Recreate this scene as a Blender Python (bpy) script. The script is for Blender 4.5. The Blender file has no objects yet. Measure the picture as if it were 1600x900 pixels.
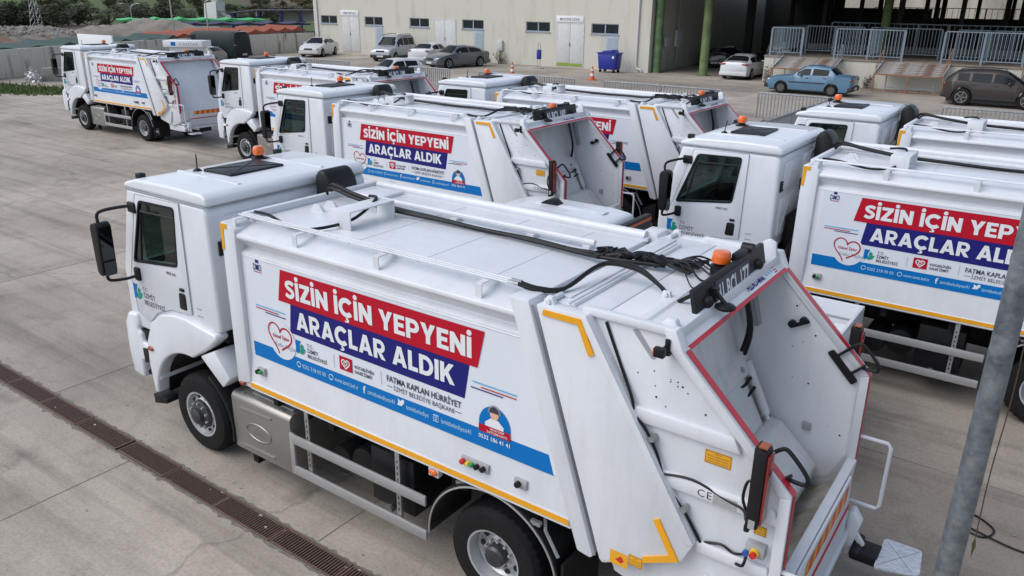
import bpy, bmesh, math, random
from mathutils import Vector as V, Matrix
random.seed(11)
S = bpy.context.scene
COL = S.collection
PI = math.pi
R = math.radians

# ------------------------------------------------------------------ camera, sky, sun, exposure
cd = bpy.data.cameras.new('camera'); cam = bpy.data.objects.new('camera', cd); COL.objects.link(cam)
cr, cu, cdv = V((0.81360167, 0.58132467, 0.01067445)), V((-0.20974884, 0.27633527, 0.93789351)), V((-0.54227091, 0.76531069, -0.34675901))
mw = Matrix((cr, cu, -cdv)).transposed().to_4x4(); mw.translation = V((8.1543, -6.0049, 5.4454)); cam.matrix_world = mw
cd.sensor_width = 36; cd.lens = 1223.97 / 1600 * 36; cd.clip_start = .1; cd.clip_end = 6000
S.camera = cam
W = bpy.data.worlds.new('World'); S.world = W; W.use_nodes = True
SUN_EL, SUN_AZ = 50, 220           # azimuth of the sun, degrees clockwise from +y
wn = W.node_tree; bg = wn.nodes['Background']; sky = wn.nodes.new('ShaderNodeTexSky'); sky.sky_type = 'NISHITA'; sky.sun_disc = False
sky.sun_elevation = R(SUN_EL); sky.sun_rotation = R(SUN_AZ); sky.air_density = 1.0; sky.dust_density = 1.5; sky.ozone_density = 1.0
hs = wn.nodes.new('ShaderNodeHueSaturation'); hs.inputs['Saturation'].default_value = .68
wn.links.new(sky.outputs[0], hs.inputs['Color']); wn.links.new(hs.outputs[0], bg.inputs[0]); bg.inputs[1].default_value = .15
sd = bpy.data.lights.new('sun', 'SUN'); sun = bpy.data.objects.new('sun', sd); COL.objects.link(sun)
sd.energy = 1.3; sd.angle = R(55); sd.color = (1, .975, .95)
az, el = R(SUN_AZ), R(SUN_EL); sdir = V((math.sin(az)*math.cos(el), math.cos(az)*math.cos(el), math.sin(el)))
sun.rotation_euler = sdir.to_track_quat('Z', 'Y').to_euler(); sun.location = (0, 0, 40)
S.view_settings.view_transform = 'Standard'; S.view_settings.look = 'None'; S.view_settings.gamma = 1; S.view_settings.exposure = .36
S.view_settings.use_curve_mapping = False

# ------------------------------------------------------------------ materials
MATS = {}
def mat(name, col, rough=.5, metal=0, var=0, scale=3, bump=0, bscale=40, coat=0, col2=None, detail=6, stretch=None, emit=0, spec=.5):
    m = bpy.data.materials.new(name); m.use_nodes = True; nt = m.node_tree; b = nt.nodes['Principled BSDF']
    b.inputs['Base Color'].default_value = (*col, 1); b.inputs['Roughness'].default_value = rough; b.inputs['Metallic'].default_value = metal
    b.inputs['Coat Weight'].default_value = coat; b.inputs['Coat Roughness'].default_value = .08; b.inputs['Specular IOR Level'].default_value = spec
    if emit: b.inputs['Emission Color'].default_value = (*col, 1); b.inputs['Emission Strength'].default_value = emit
    tc = nt.nodes.new('ShaderNodeTexCoord'); src = tc.outputs['Object']
    if stretch:
        mp = nt.nodes.new('ShaderNodeMapping'); mp.inputs['Scale'].default_value = stretch; nt.links.new(src, mp.inputs[0]); src = mp.outputs[0]
    if var or col2:
        n = nt.nodes.new('ShaderNodeTexNoise'); n.inputs['Scale'].default_value = scale; n.inputs['Detail'].default_value = detail; n.inputs['Roughness'].default_value = .65
        nt.links.new(src, n.inputs['Vector'])
        r = nt.nodes.new('ShaderNodeValToRGB'); c2 = col2 or tuple(max(0, c*(1-var)) for c in col)
        r.color_ramp.elements[0].position = .32; r.color_ramp.elements[0].color = (*c2, 1); r.color_ramp.elements[1].position = .62; r.color_ramp.elements[1].color = (*col, 1)
        nt.links.new(n.outputs['Fac'], r.inputs[0]); nt.links.new(r.outputs[0], b.inputs['Base Color'])
    if bump:
        n2 = nt.nodes.new('ShaderNodeTexNoise'); n2.inputs['Scale'].default_value = bscale; n2.inputs['Detail'].default_value = 5
        nt.links.new(src, n2.inputs['Vector']); bp = nt.nodes.new('ShaderNodeBump'); bp.inputs['Strength'].default_value = bump; bp.inputs['Distance'].default_value = .02
        nt.links.new(n2.outputs['Fac'], bp.inputs['Height']); nt.links.new(bp.outputs[0], b.inputs['Normal'])
    MATS[name] = m; return m
def glass(name, tint, mixr=.05):
    m = bpy.data.materials.new(name); m.use_nodes = True; nt = m.node_tree; nt.nodes.remove(nt.nodes['Principled BSDF'])
    t = nt.nodes.new('ShaderNodeBsdfTransparent'); t.inputs[0].default_value = (*tint, 1); g = nt.nodes.new('ShaderNodeBsdfGlossy'); g.inputs['Roughness'].default_value = .03
    f = nt.nodes.new('ShaderNodeFresnel'); ge = nt.nodes.new('ShaderNodeNewGeometry'); mi = nt.nodes.new('ShaderNodeMapRange'); mi.inputs[3].default_value = 1.5; mi.inputs[4].default_value = 1/1.5; nt.links.new(ge.outputs['Backfacing'], mi.inputs[0]); nt.links.new(mi.outputs[0], f.inputs[0]); mx = nt.nodes.new('ShaderNodeMixShader')
    nt.links.new(f.outputs[0], mx.inputs[0]); nt.links.new(t.outputs[0], mx.inputs[1]); nt.links.new(g.outputs[0], mx.inputs[2]); nt.links.new(mx.outputs[0], nt.nodes['Material Output'].inputs[0])
    MATS[name] = m; return m
def paint(name, col, rough, dirt, streak, coat):
    m = mat(name, col, rough, coat=coat); nt = m.node_tree; b = nt.nodes['Principled BSDF']; N = nt.nodes.new; L = nt.links.new
    tc = [n for n in nt.nodes if n.type == 'TEX_COORD'][0]; oi = N('ShaderNodeObjectInfo'); ad = N('ShaderNodeVectorMath'); ad.operation = 'ADD'; sc = N('ShaderNodeVectorMath'); sc.operation = 'SCALE'; sc.inputs[3].default_value = .37; L(oi.outputs['Location'], sc.inputs[0]); L(tc.outputs['Object'], ad.inputs[0]); L(sc.outputs[0], ad.inputs[1])
    def layer(scale, detail, p0, p1, dark, st=None, prev=None, fac=1):
        v = ad.outputs[0]
        if st: mp = N('ShaderNodeMapping'); mp.inputs['Scale'].default_value = st; L(v, mp.inputs[0]); v = mp.outputs[0]
        n = N('ShaderNodeTexNoise'); n.inputs['Scale'].default_value = scale; n.inputs['Detail'].default_value = detail; n.inputs['Roughness'].default_value = .7; L(v, n.inputs['Vector'])
        r = N('ShaderNodeValToRGB'); r.color_ramp.elements[0].position = p0; r.color_ramp.elements[0].color = (*dark, 1); r.color_ramp.elements[1].position = p1; r.color_ramp.elements[1].color = (1, 1, 1, 1); L(n.outputs['Fac'], r.inputs[0])
        mx = N('ShaderNodeMix'); mx.data_type = 'RGBA'; mx.blend_type = 'MULTIPLY'; mx.inputs[0].default_value = fac
        if prev is None: mx.inputs[6].default_value = (*col, 1)
        else: L(prev, mx.inputs[6])
        L(r.outputs[0], mx.inputs[7]); return mx.outputs[2], n
    c, n0 = layer(1.3, 8, .30, .62, (1-dirt, 1-dirt*1.05, 1-dirt*1.15)); c, _ = layer(2.2, 6, .28, .5, (1-streak, 1-streak*1.05, 1-streak*1.2), (3.0, 3.0, .22), c); c, n2 = layer(38, 3, .255, .285, (.45, .42, .38), None, c, .8)
    L(c, b.inputs['Base Color']); bp = N('ShaderNodeBump'); bp.inputs['Strength'].default_value = .10; bp.inputs['Distance'].default_value = .02; L(n0.outputs['Fac'], bp.inputs['Height']); L(bp.outputs[0], b.inputs['Normal'])
    rr = N('ShaderNodeMapRange'); rr.inputs[3].default_value = rough+.22; rr.inputs[4].default_value = rough-.06; L(n0.outputs['Fac'], rr.inputs[0]); L(rr.outputs[0], b.inputs['Roughness']); return m
WHITE = paint('white_paint', (.69, .715, .755), .28, .06, .05, .4)
WHITE2 = paint('white_body_paint', (.67, .69, .725), .34, .10, .07, .25)
WHITED = paint('worn_white_paint', (.68, .685, .69), .45, .22, .18, .05)
VINYL = mat('white_vinyl', (.69, .725, .78), .35, var=.05, scale=.8)
LETTERW = mat('white_lettering', (.72, .74, .76), .4)
RED = mat('banner_red', (.44, .006, .022), .5, spec=.2); BLUE = mat('banner_navy', (.014, .014, .155), .5, spec=.2); CYAN = mat('ribbon_blue', (.0, .15, .46), .5, spec=.2)
CYANL = mat('thin_stripe_blue', (.05, .36, .62), .42); TEXTD = mat('dark_lettering', (.035, .035, .06), .5); TEXTG = mat('grey_lettering', (.25, .27, .32), .5)
GREEN = mat('emblem_green', (.0, .28, .17), .45); PALETXT = mat('pale_lettering', (.45, .66, .80), .5)
YEL = mat('reflective_yellow', (.80, .36, .01), .35, var=.08, scale=9); REDS = mat('edge_red', (.50, .012, .03), .38); STICK = mat('sticker_yellow', (.75, .36, .012), .45)
BLACK = mat('black_plastic', (.010, .0105, .012), .45, var=.25, scale=6, spec=.3); BLACKM = mat('black_metal', (.012, .0125, .014), .5, var=.3, scale=8, spec=.3)
RUB = mat('rubber', (.013, .013, .0135), .8, var=.3, scale=5, bump=.2, bscale=60, spec=.2); HOSE = mat('hose_rubber', (.007, .007, .008), .45, spec=.3)
CHASS = mat('chassis_black', (.009, .009, .0095), .65, var=.3, scale=5, spec=.2); ALU = mat('aluminium', (.43, .43, .43), .42, metal=.45, var=.15, scale=6, stretch=(1, 20, 20))
GALV = mat('galvanised_steel', (.42, .44, .45), .42, metal=.75, var=.25, scale=22); TANK = mat('brushed_tank', (.33, .315, .295), .36, metal=.6, var=.12, scale=5, stretch=(30, 30, 1))
RIM = mat('rim_silver', (.50, .51, .52), .35, metal=.35, var=.2, scale=7); RIMD = mat('rim_shadow_hole', (.02, .02, .02), .8); HUB = mat('hub_dark', (.075, .075, .08), .45, metal=.5, var=.3, scale=12)
ORANGE = mat('amber_lens', (.75, .13, .01), .18, coat=.6); REDL = mat('red_lens', (.22, .01, .012), .2, coat=.5); GREY = mat('grey_plate', (.36, .36, .36), .5, var=.15, scale=10); GREYP = mat('seal_grey', (.30, .31, .33), .55)
GLASS = glass('cab_glass', (.33, .41, .39)); INT = mat('interior_grey', (.06, .06, .065), .8); SEAT = mat('seat_fabric', (.04, .042, .05), .9); HEADL = mat('headlight_lens', (.6, .62, .65), .1, metal=.3, coat=.6)
MIRG = mat('mirror_glass', (.06, .065, .07), .05, metal=1); SKINP = mat('printed_skin', (.70, .42, .26), .5); GRIME = mat('hopper_floor', (.50, .48, .43), .55, col2=(.22, .17, .11), scale=3.2, detail=9)
BTNR = mat('button_red', (.55, .02, .02), .3); BTNY = mat('button_yellow', (.75, .5, .02), .3); BTNB = mat('button_blue', (.02, .08, .35), .3); BTNG = mat('button_green', (.02, .3, .09), .3)
FILM = mat('protective_film', (.55, .58, .62), .3, col2=(.30, .35, .43), scale=16, detail=3, stretch=(1, 3, 1))

# ------------------------------------------------------------------ mesh builder
_TXT = {}
def text_geo(s, off=0, sp=1.0):
    k = (s, off, sp)
    if k in _TXT: return _TXT[k]
    c = bpy.data.curves.new('lettering', 'FONT'); c.body = s; c.offset = off; c.resolution_u = 2; c.space_character = sp; c.fill_mode = 'FRONT'
    o = bpy.data.objects.new('lettering', c); COL.objects.link(o)
    d = bpy.context.evaluated_depsgraph_get(); m = bpy.data.meshes.new_from_object(o.evaluated_get(d))
    vs = [tuple(v.co[:2]) for v in m.vertices]; fs = [tuple(p.vertices) for p in m.polygons]
    bpy.data.objects.remove(o); bpy.data.curves.remove(c); bpy.data.meshes.remove(m)
    _TXT[k] = (vs, fs); return vs, fs
def _arcp(cx, cy, r, a0, a1, n=10): return [(cx+r*math.cos(R(a0+(a1-a0)*i/n)), cy+r*math.sin(R(a0+(a1-a0)*i/n))) for i in range(n+1)]
def _thick(pts, w, sm=6):
    P = []
    for i in range(len(pts)-1):
        g = lambda k: V(pts[min(max(k, 0), len(pts)-1)]); a, b, c, e = g(i-1), g(i), g(i+1), g(i+2)
        for k in range(sm): t = k/sm; P.append(.5*((2*b)+(-a+c)*t+(2*a-5*b+4*c-e)*t*t+(-a+3*b-3*c+e)*t**3))
    P.append(V(pts[-1])); L_, R_ = [], []
    for i, p in enumerate(P):
        d = (P[min(i+1, len(P)-1)]-P[max(i-1, 0)]).normalized(); n = V((-d.y, d.x))*w/2; L_.append(tuple(p+n)); R_.append(tuple(p-n))
    return [[L_[i], L_[i+1], R_[i+1], R_[i]] for i in range(len(P)-1)]
_st = [(0, 0), (0, 1), (.25, 1), (.25, 0)]
_bowl = [(.25, 1), (.45, 1)]+_arcp(.45, .665, .335, 90, -90)+[(.25, .33), (.25, .54), (.43, .54)]+_arcp(.43, .665, .125, -90, 90)+[(.25, .79)]
_cring = [[a, b, d, c] for a, b, c, d in zip(_arcp(.5, .5, .52, 42, 318, 22), _arcp(.5, .5, .52, 42, 318, 22)[1:], _arcp(.5, .5, .265, 42, 318, 22), _arcp(.5, .5, .265, 42, 318, 22)[1:])]
GLY = {'I': (.25, [_st]), 'İ': (.25, [_st, _arcp(.125, 1.19, .135, 0, 342, 19)]),
 'N': (.84, [[(0, 0), (0, 1), (.24, 1), (.59, .50), (.59, 1), (.84, 1), (.84, 0), (.60, 0), (.25, .51), (.25, 0)]]),
 'Z': (.74, [[(0, 1), (.73, 1), (.73, .80), (.34, .22), (.74, .22), (.74, 0), (0, 0), (0, .19), (.40, .78), (0, .78)]]),
 'E': (.65, [[(0, 0), (0, 1), (.65, 1), (.65, .79), (.25, .79), (.25, .61), (.59, .61), (.59, .40), (.25, .40), (.25, .21), (.66, .21), (.66, 0)]]),
 'Y': (.86, [[(0, 1), (.28, 1), (.43, .64), (.58, 1), (.86, 1), (.555, .38), (.555, 0), (.305, 0), (.305, .38)]]),
 'L': (.62, [[(0, 0), (0, 1), (.25, 1), (.25, .22), (.62, .22), (.62, 0)]]),
 'K': (.86, [[(0, 0), (0, 1), (.25, 1), (.25, .62), (.53, 1), (.83, 1), (.50, .57), (.87, 0), (.57, 0), (.33, .38), (.25, .28), (.25, 0)]]),
 'A': (.96, [[(0, 0), (.35, 1), (.48, 1), (.48, .68), (.40, .37), (.48, .37), (.48, .17), (.325, .17), (.27, 0)], [(.96, 0), (.61, 1), (.48, 1), (.48, .68), (.56, .37), (.48, .37), (.48, .17), (.635, .17), (.69, 0)]]),
 'P': (.78, [_st, _bowl]), 'R': (.82, [_st, _bowl, [(.29, .329), (.55, .329), (.82, 0), (.53, 0)]]),
 'D': (.88, [_st, [(.25, 1), (.38, 1)]+_arcp(.38, .5, .5, 90, -90, 16)+[(.25, 0), (.25, .22), (.37, .22)]+_arcp(.37, .5, .28, -90, 90, 14)+[(.25, .78)]]),
 'Ç': (.92, _cring+[[(.45, -.03), (.57, -.03), (.56, -.08), (.64, -.13), (.64, -.22), (.55, -.28), (.36, -.28), (.36, -.20), (.50, -.20), (.50, -.14), (.43, -.12)]]),
 'S': (.72, _thick([(.67, .80), (.55, .875), (.36, .89), (.175, .80), (.17, .66), (.30, .555), (.45, .49), (.58, .40), (.59, .24), (.45, .125), (.27, .11), (.06, .20)], .225, 4)), ' ': (.28, [])}
class MB:
    def __init__(s): s.v = []; s.f = []
    def add(s, vs, fs):
        n = len(s.v); s.v += [tuple(v) for v in vs]; s.f += [tuple(i+n for i in f) for f in fs]; return s
    def box(s, x0, x1, y0, y1, z0, z1):
        return s.add([(x, y, z) for x in (x0, x1) for y in (y0, y1) for z in (z0, z1)], [(0, 1, 3, 2), (4, 6, 7, 5), (0, 4, 5, 1), (2, 3, 7, 6), (0, 2, 6, 4), (1, 5, 7, 3)])
    def prism(s, poly, ax, a, b):
        n = len(poly)
        def q(p, t): return {'x': (t, p[0], p[1]), 'y': (p[0], t, p[1]), 'z': (p[0], p[1], t)}[ax]
        vs = [q(p, a) for p in poly]+[q(p, b) for p in poly]
        return s.add(vs, [tuple(range(n)), tuple(range(2*n-1, n-1, -1))]+[(i, (i+1) % n, n+(i+1) % n, n+i) for i in range(n)])
    def sheet(s, poly, ax, t):
        return s.add([{'x': (t, p[0], p[1]), 'y': (p[0], t, p[1]), 'z': (p[0], p[1], t)}[ax] for p in poly], [tuple(range(len(poly)))])
    def bar(s, p0, p1, w, h, up=(0, 0, 1)):
        p0, p1 = V(p0), V(p1); d = (p1-p0).normalized(); u = V(up)
        if abs(d.dot(u)) > .98: u = V((0, 1, 0))
        r = d.cross(u).normalized(); u = r.cross(d)
        vs = [p+r*(i*w/2)+u*(j*h/2) for p in (p0, p1) for i, j in ((-1, -1), (1, -1), (1, 1), (-1, 1))]
        return s.add(vs, [(3, 2, 1, 0), (4, 5, 6, 7)]+[(i, (i+1) % 4, 4+(i+1) % 4, 4+i) for i in range(4)])
    def tube(s, pts, r, n=8, smooth=0, closed=False):
        pts = [V(p) for p in pts]
        if smooth:
            o = []; m = len(pts)
            for i in range(m if closed else m-1):
                g = (lambda k: pts[k % m]) if closed else (lambda k: pts[min(max(k, 0), m-1)])
                a, b, c, e = g(i-1), g(i), g(i+1), g(i+2)
                for k in range(smooth):
                    t = k/smooth; o.append(.5*((2*b)+(-a+c)*t+(2*a-5*b+4*c-e)*t*t+(-a+3*b-3*c+e)*t**3))
            if not closed: o.append(pts[-1])
            pts = o
        m = len(pts); vs = []; u = None
        for i, p in enumerate(pts):
            t = (pts[(i+1) % m]-pts[i-1]) if closed else (pts[min(i+1, m-1)]-pts[max(i-1, 0)])
            t = t.normalized() if t.length > 1e-9 else V((1, 0, 0))
            if u is None: u = t.orthogonal().normalized()
            u = (u-t*u.dot(t)); u = u.normalized() if u.length > 1e-6 else t.orthogonal().normalized(); w = t.cross(u)
            rr = r[i*(len(r)-1)//max(1, m-1)] if isinstance(r, (list, tuple)) else r
            vs += [p+(u*math.cos(2*PI*k/n)+w*math.sin(2*PI*k/n))*rr for k in range(n)]
        fs = [(i*n+k, i*n+(k+1) % n, ((i+1) % m)*n+(k+1) % n, ((i+1) % m)*n+k) for i in range(m if closed else m-1) for k in range(n)]
        if not closed: fs += [tuple(range(n-1, -1, -1)), tuple(range((m-1)*n, m*n))]
        return s.add(vs, fs)
    def cyl(s, p0, p1, r0, r1=None, n=16):
        r1 = r0 if r1 is None else r1; p0, p1 = V(p0), V(p1); d = (p1-p0).normalized(); u = d.orthogonal().normalized(); w = d.cross(u)
        vs = [p+(u*math.cos(2*PI*k/n)+w*math.sin(2*PI*k/n))*r for p, r in ((p0, r0), (p1, r1)) for k in range(n)]
        return s.add(vs, [tuple(range(n-1, -1, -1)), tuple(range(n, 2*n))]+[(k, (k+1) % n, n+(k+1) % n, n+k) for k in range(n)])
    def lathe(s, prof, o, axis='y', n=40, lug=None, caps=True):
        vs = []; o = V(o)
        for j, (r, h) in enumerate(prof):
            for k in range(n):
                rr = r-(lug[1] if lug and j in lug[0] and (k % 2) else 0); a = 2*PI*k/n; c, q = math.cos(a)*rr, math.sin(a)*rr
                vs.append(o+V({'y': (c, h, q), 'x': (h, c, q), 'z': (c, q, h)}[axis]))
        m = len(prof); fs = [(j*n+k, j*n+(k+1) % n, (j+1)*n+(k+1) % n, (j+1)*n+k) for j in range(m-1) for k in range(n)]
        if caps is None: pass
        elif caps: fs += [tuple(range(n-1, -1, -1)), tuple(range((m-1)*n, m*n))]
        else: fs += [((m-1)*n+k, (m-1)*n+(k+1) % n, (k+1) % n, k) for k in range(n)]
        return s.add(vs, fs)
    def ball(s, c, rx, ry, rz, n=12, m=7):
        vs = []; fs = []
        for j in range(m+1):
            a = PI*j/m-PI/2
            for k in range(n): vs.append((c[0]+rx*math.cos(a)*math.cos(2*PI*k/n), c[1]+ry*math.cos(a)*math.sin(2*PI*k/n), c[2]+rz*math.sin(a)))
        fs = [(j*n+k, j*n+(k+1) % n, (j+1)*n+(k+1) % n, (j+1)*n+k) for j in range(m) for k in range(n)]
        return s.add(vs, fs)
    def text(s, t, h, org, right=(1, 0, 0), up=(0, 0, 1), off=0, width=None, align='L', sp=1.0, shear=0):
        vs, fs = text_geo(t, off, sp); k = h/.73
        if not vs: return s
        x0 = min(v[0] for v in vs); x1 = max(v[0] for v in vs); kx = width/(x1-x0) if width else k
        w = (x1-x0)*kx; dx = {'L': 0, 'C': -w/2, 'R': -w}[align]; o, r, u = V(org), V(right).normalized(), V(up).normalized()
        return s.add([o+r*((v[0]-x0)*kx+dx+shear*v[1]*k)+u*(v[1]*k) for v in vs], fs)
    def block(s, t, h, org, width, right=(1, 0, 0), up=(0, 0, 1), gap=.085):
        tot = sum(GLY[c][0]+gap for c in t)-gap; k = width/tot; o, r, u = V(org), V(right).normalized(), V(up).normalized(); x = 0
        for c in t:
            for pl in GLY[c][1]: s.add([o+r*((x+p[0])*k)+u*(p[1]*h) for p in pl], [tuple(range(len(pl)))])
            x += GLY[c][0]+gap
        return s
    def obj(s, name, m, parent=None, bevel=0, seg=2, smooth=34, xf=None, recalc=True, weld=False):
        me = bpy.data.meshes.new(name); bm = bmesh.new(); bv = [bm.verts.new(v) for v in s.v]
        for f in s.f:
            try: bm.faces.new([bv[i] for i in f])
            except ValueError: pass
        if weld: bmesh.ops.remove_doubles(bm, verts=bm.verts, dist=1e-4)
        if recalc: bmesh.ops.recalc_face_normals(bm, faces=bm.faces)
        if bevel:
            es = [e for e in bm.edges if len(e.link_faces) == 2 and e.calc_face_angle(0) > R(25)]
            bmesh.ops.bevel(bm, geom=es, offset=bevel, segments=seg, profile=.5, affect='EDGES', clamp_overlap=True)
        bm.to_mesh(me); bm.free()
        if smooth:
            me.polygons.foreach_set('use_smooth', [True]*len(me.polygons)); me.set_sharp_from_angle(angle=R(smooth))
        if isinstance(m, (list, tuple)):
            for q in m: me.materials.append(q)
        else: me.materials.append(m)
        o = bpy.data.objects.new(name, me); COL.objects.link(o)
        if parent: o.parent = parent
        if xf: o.location = xf
        return o
def boolean(o, cutters, op='DIFFERENCE'):
    for c in cutters:
        md = o.modifiers.new('b', 'BOOLEAN'); md.object = c; md.operation = op; md.solver = 'EXACT'
    d = bpy.context.evaluated_depsgraph_get(); me = bpy.data.meshes.new_from_object(o.evaluated_get(d)); o.modifiers.clear(); old = o.data; o.data = me; me.name = o.name
    bpy.data.meshes.remove(old)
    for c in cutters: bpy.data.objects.remove(c)
    me.polygons.foreach_set('use_smooth', [True]*len(me.polygons)); me.set_sharp_from_angle(angle=R(30)); return o
def empty(name, loc=(0, 0, 0), rz=0, label=None, cat=None, group=None, scale=1):
    o = bpy.data.objects.new(name, None); COL.objects.link(o); o.location = loc; o.rotation_euler = (0, 0, rz); o.scale = (scale,)*3
    o.empty_display_size = .2; return tag(o, label, cat, group)
def tag(o, label=None, cat=None, group=None, kind=None):
    if label: o['label'] = label
    if cat: o['category'] = cat
    if group: o['group'] = group
    if kind: o['kind'] = kind
    return o
def copy_tree(o, parent=None):
    c = o.copy(); COL.objects.link(c); c.parent = parent
    for ch in o.children: copy_tree(ch, c)
    return c
# ------------------------------------------------------------------ garbage truck (front hub at x=0, +x to the rear, -y is the side with the banner)
LINER = paint('scuffed_white_paint', (.74, .75, .765), .42, .05, .06, .05); AMBD = mat('dull_amber', (.30, .085, .03), .3); REDO = mat('reflective_orange_red', (.62, .06, .02), .4)
def arc(cx, cz, r, a0, a1, n):
    return [(cx+r*math.cos(R(a0+(a1-a0)*i/n)), cz+r*math.sin(R(a0+(a1-a0)*i/n))) for i in range(n+1)]
def round_poly(pts, r, n=4):
    out = []; m = len(pts)
    for i in range(m):
        p = V((*pts[i], 0)); a = V((*pts[i-1], 0)); b = V((*pts[(i+1) % m], 0)); da = (a-p); db = (b-p); rr = min(r, da.length*.45, db.length*.45)
        p0 = p+da.normalized()*rr; p1 = p+db.normalized()*rr
        for k in range(n+1):
            t = k/n; q = p0*(1-t)**2+p*(2*t*(1-t))+p1*t*t; out.append((q.x, q.y))
    return out
def mir(mb):                      # mirror of a mesh across y=0
    o = MB(); o.v = [(a, -b, c) for a, b, c in mb.v]; o.f = [tuple(reversed(f)) for f in mb.f]; return o
def ring2(outer, inner, y0, y1):  # frame between two outlines with equal counts, thickness along y
    n = len(outer); m = MB(); vs = [(p[0], y, p[1]) for y in (y0, y1) for pl in (outer, inner) for p in pl]; fs = []
    for k in range(n):
        j = (k+1) % n; a, b, c, d = k, j, n+j, n+k
        fs += [(a, b, c, d), (2*n+a, 2*n+d, 2*n+c, 2*n+b), (a, 2*n+a, 2*n+b, b), (d, c, 2*n+c, 2*n+d)]
    return m.add(vs, fs)
LX, LZ, NY = (1, 0, 0), (0, 0, 1), None
def wheel(parent, x, yo, front, side):
    """side -1: outer face looks to -y.  yo = outer face distance from centre line"""
    w = empty('wheel', (x, 0, .52)); w.parent = parent; s = side
    T = MB(); wd = .30; pr = [(.285, .03), (.30, .0), (.40, -.012), (.47, .0), (.503, .03), (.52, .055), (.52, .10), (.52, .15), (.52, wd-.1), (.52, wd-.055), (.503, wd-.03), (.47, wd), (.30, wd), (.285, wd-.03)]
    T.lathe([(r, -s*(h)+s*yo) for r, h in pr], (0, 0, 0), 'y', 76, (([4, 5, 9, 10] if front else [4, 5, 6, 8, 9, 10]), .014), caps=False)
    for g in ((.10, .012), (.15, .012), (.20, .012)): pass
    T.obj('tyre', RUB, w, smooth=28)
    if not front:
        T2 = MB(); T2.lathe([(r, -s*(h+.34)+s*yo) for r, h in pr], (0, 0, 0), 'y', 44, caps=False); T2.obj('tyre', RUB, w)
    Rm = MB(); y = lambda h: s*(yo-h)
    if front:
        Rm.lathe([(.30, y(.03)), (.30, y(.0)), (.275, y(.005)), (.262, y(.05)), (.25, y(.07)), (.215, y(.052)), (.19, y(.035)), (.18, y(.06))], (0, 0, 0), 'y', 40, caps=None); Rm.obj('rim', RIM, w)
        H = MB(); H.lathe([(.19, y(.05)), (.186, y(-.005)), (.17, y(-.014)), (.13, y(-.02)), (.105, y(-.03)), (.10, y(-.075)), (.07, y(-.09)), (.0005, y(-.09))], (0, 0, 0), 'y', 28); H.obj('hub', HUB, w)
        hr, hh, nr, ny = .222, .052, .158, -.012
    else:
        Rm.lathe([(.30, y(.03)), (.30, y(.0)), (.28, y(.005)), (.268, y(.06)), (.262, y(.13)), (.235, y(.16)), (.19, y(.15)), (.16, y(.12)), (.12, y(.11)), (.0005, y(.11))], (0, 0, 0), 'y', 40, caps=None); Rm.obj('rim', RIM, w)
        H = MB(); H.lathe([(.115, y(.12)), (.11, y(.03)), (.09, y(.005)), (.0005, y(.0))], (0, 0, 0), 'y', 24); H.obj('hub', HUB, w)
        hr, hh, nr, ny = .213, .152, .142, .10
    Ho = MB(); N = MB()
    for k in range(10):
        a = 2*PI*k/10; cx, cz = math.cos(a), math.sin(a)
        Ho.cyl((cx*hr, y(hh+.02), cz*hr), (cx*hr, y(hh-.012), cz*hr), .021 if front else .030, n=10)
        a += PI/10; cx, cz = math.cos(a), math.sin(a); N.cyl((cx*nr, y(ny+.02), cz*nr), (cx*nr, y(ny-.03), cz*nr), .015, n=6)
    tag(Ho.obj('vent_holes', RIMD, w), kind='stuff'); tag(N.obj('wheel_nuts', GREY, w), kind='stuff')
    return w
def strip(pts, w, y):             # flat ribbon along points in the xz plane
    m = MB()
    for (a, b) in zip(pts, pts[1:]):
        d = V((b[0]-a[0], b[1]-a[1])).normalized(); n = V((-d.y, d.x))*w/2
        m.add([(a[0]+n.x, y, a[1]+n.y), (b[0]+n.x, y, b[1]+n.y), (b[0]-n.x, y, b[1]-n.y), (a[0]-n.x, y, a[1]-n.y)], [(0, 1, 2, 3)])
    return m
def disc(cx, cz, r, y, n=24, sx=1): return MB().sheet([(cx+sx*r*math.cos(2*PI*k/n), cz+r*math.sin(2*PI*k/n)) for k in range(n)], 'y', y)

def emblem(parent, x, z, s, y):   # blue block with a white gap and green leaves
    e = MB().sheet([(x-.45*s, z+.5*s), (x+.05*s, z+.5*s), (x-.12*s, z+.1*s), (x-.05*s, z-.2*s), (x-.3*s, z-.5*s), (x-.45*s, z-.5*s)], 'y', y).obj('emblem', CYAN, parent)
    g = MB().sheet([(x+.1*s, z+.3*s), (x+.32*s, z+.22*s), (x+.28*s, z+.02*s), (x+.5*s, z-.05*s), (x+.36*s, z-.36*s), (x+.1*s, z-.5*s), (x-.2*s, z-.42*s), (x+.04*s, z-.15*s), (x-.02*s, z+.1*s)], 'y', y).obj('emblem', GREEN, parent)

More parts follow.
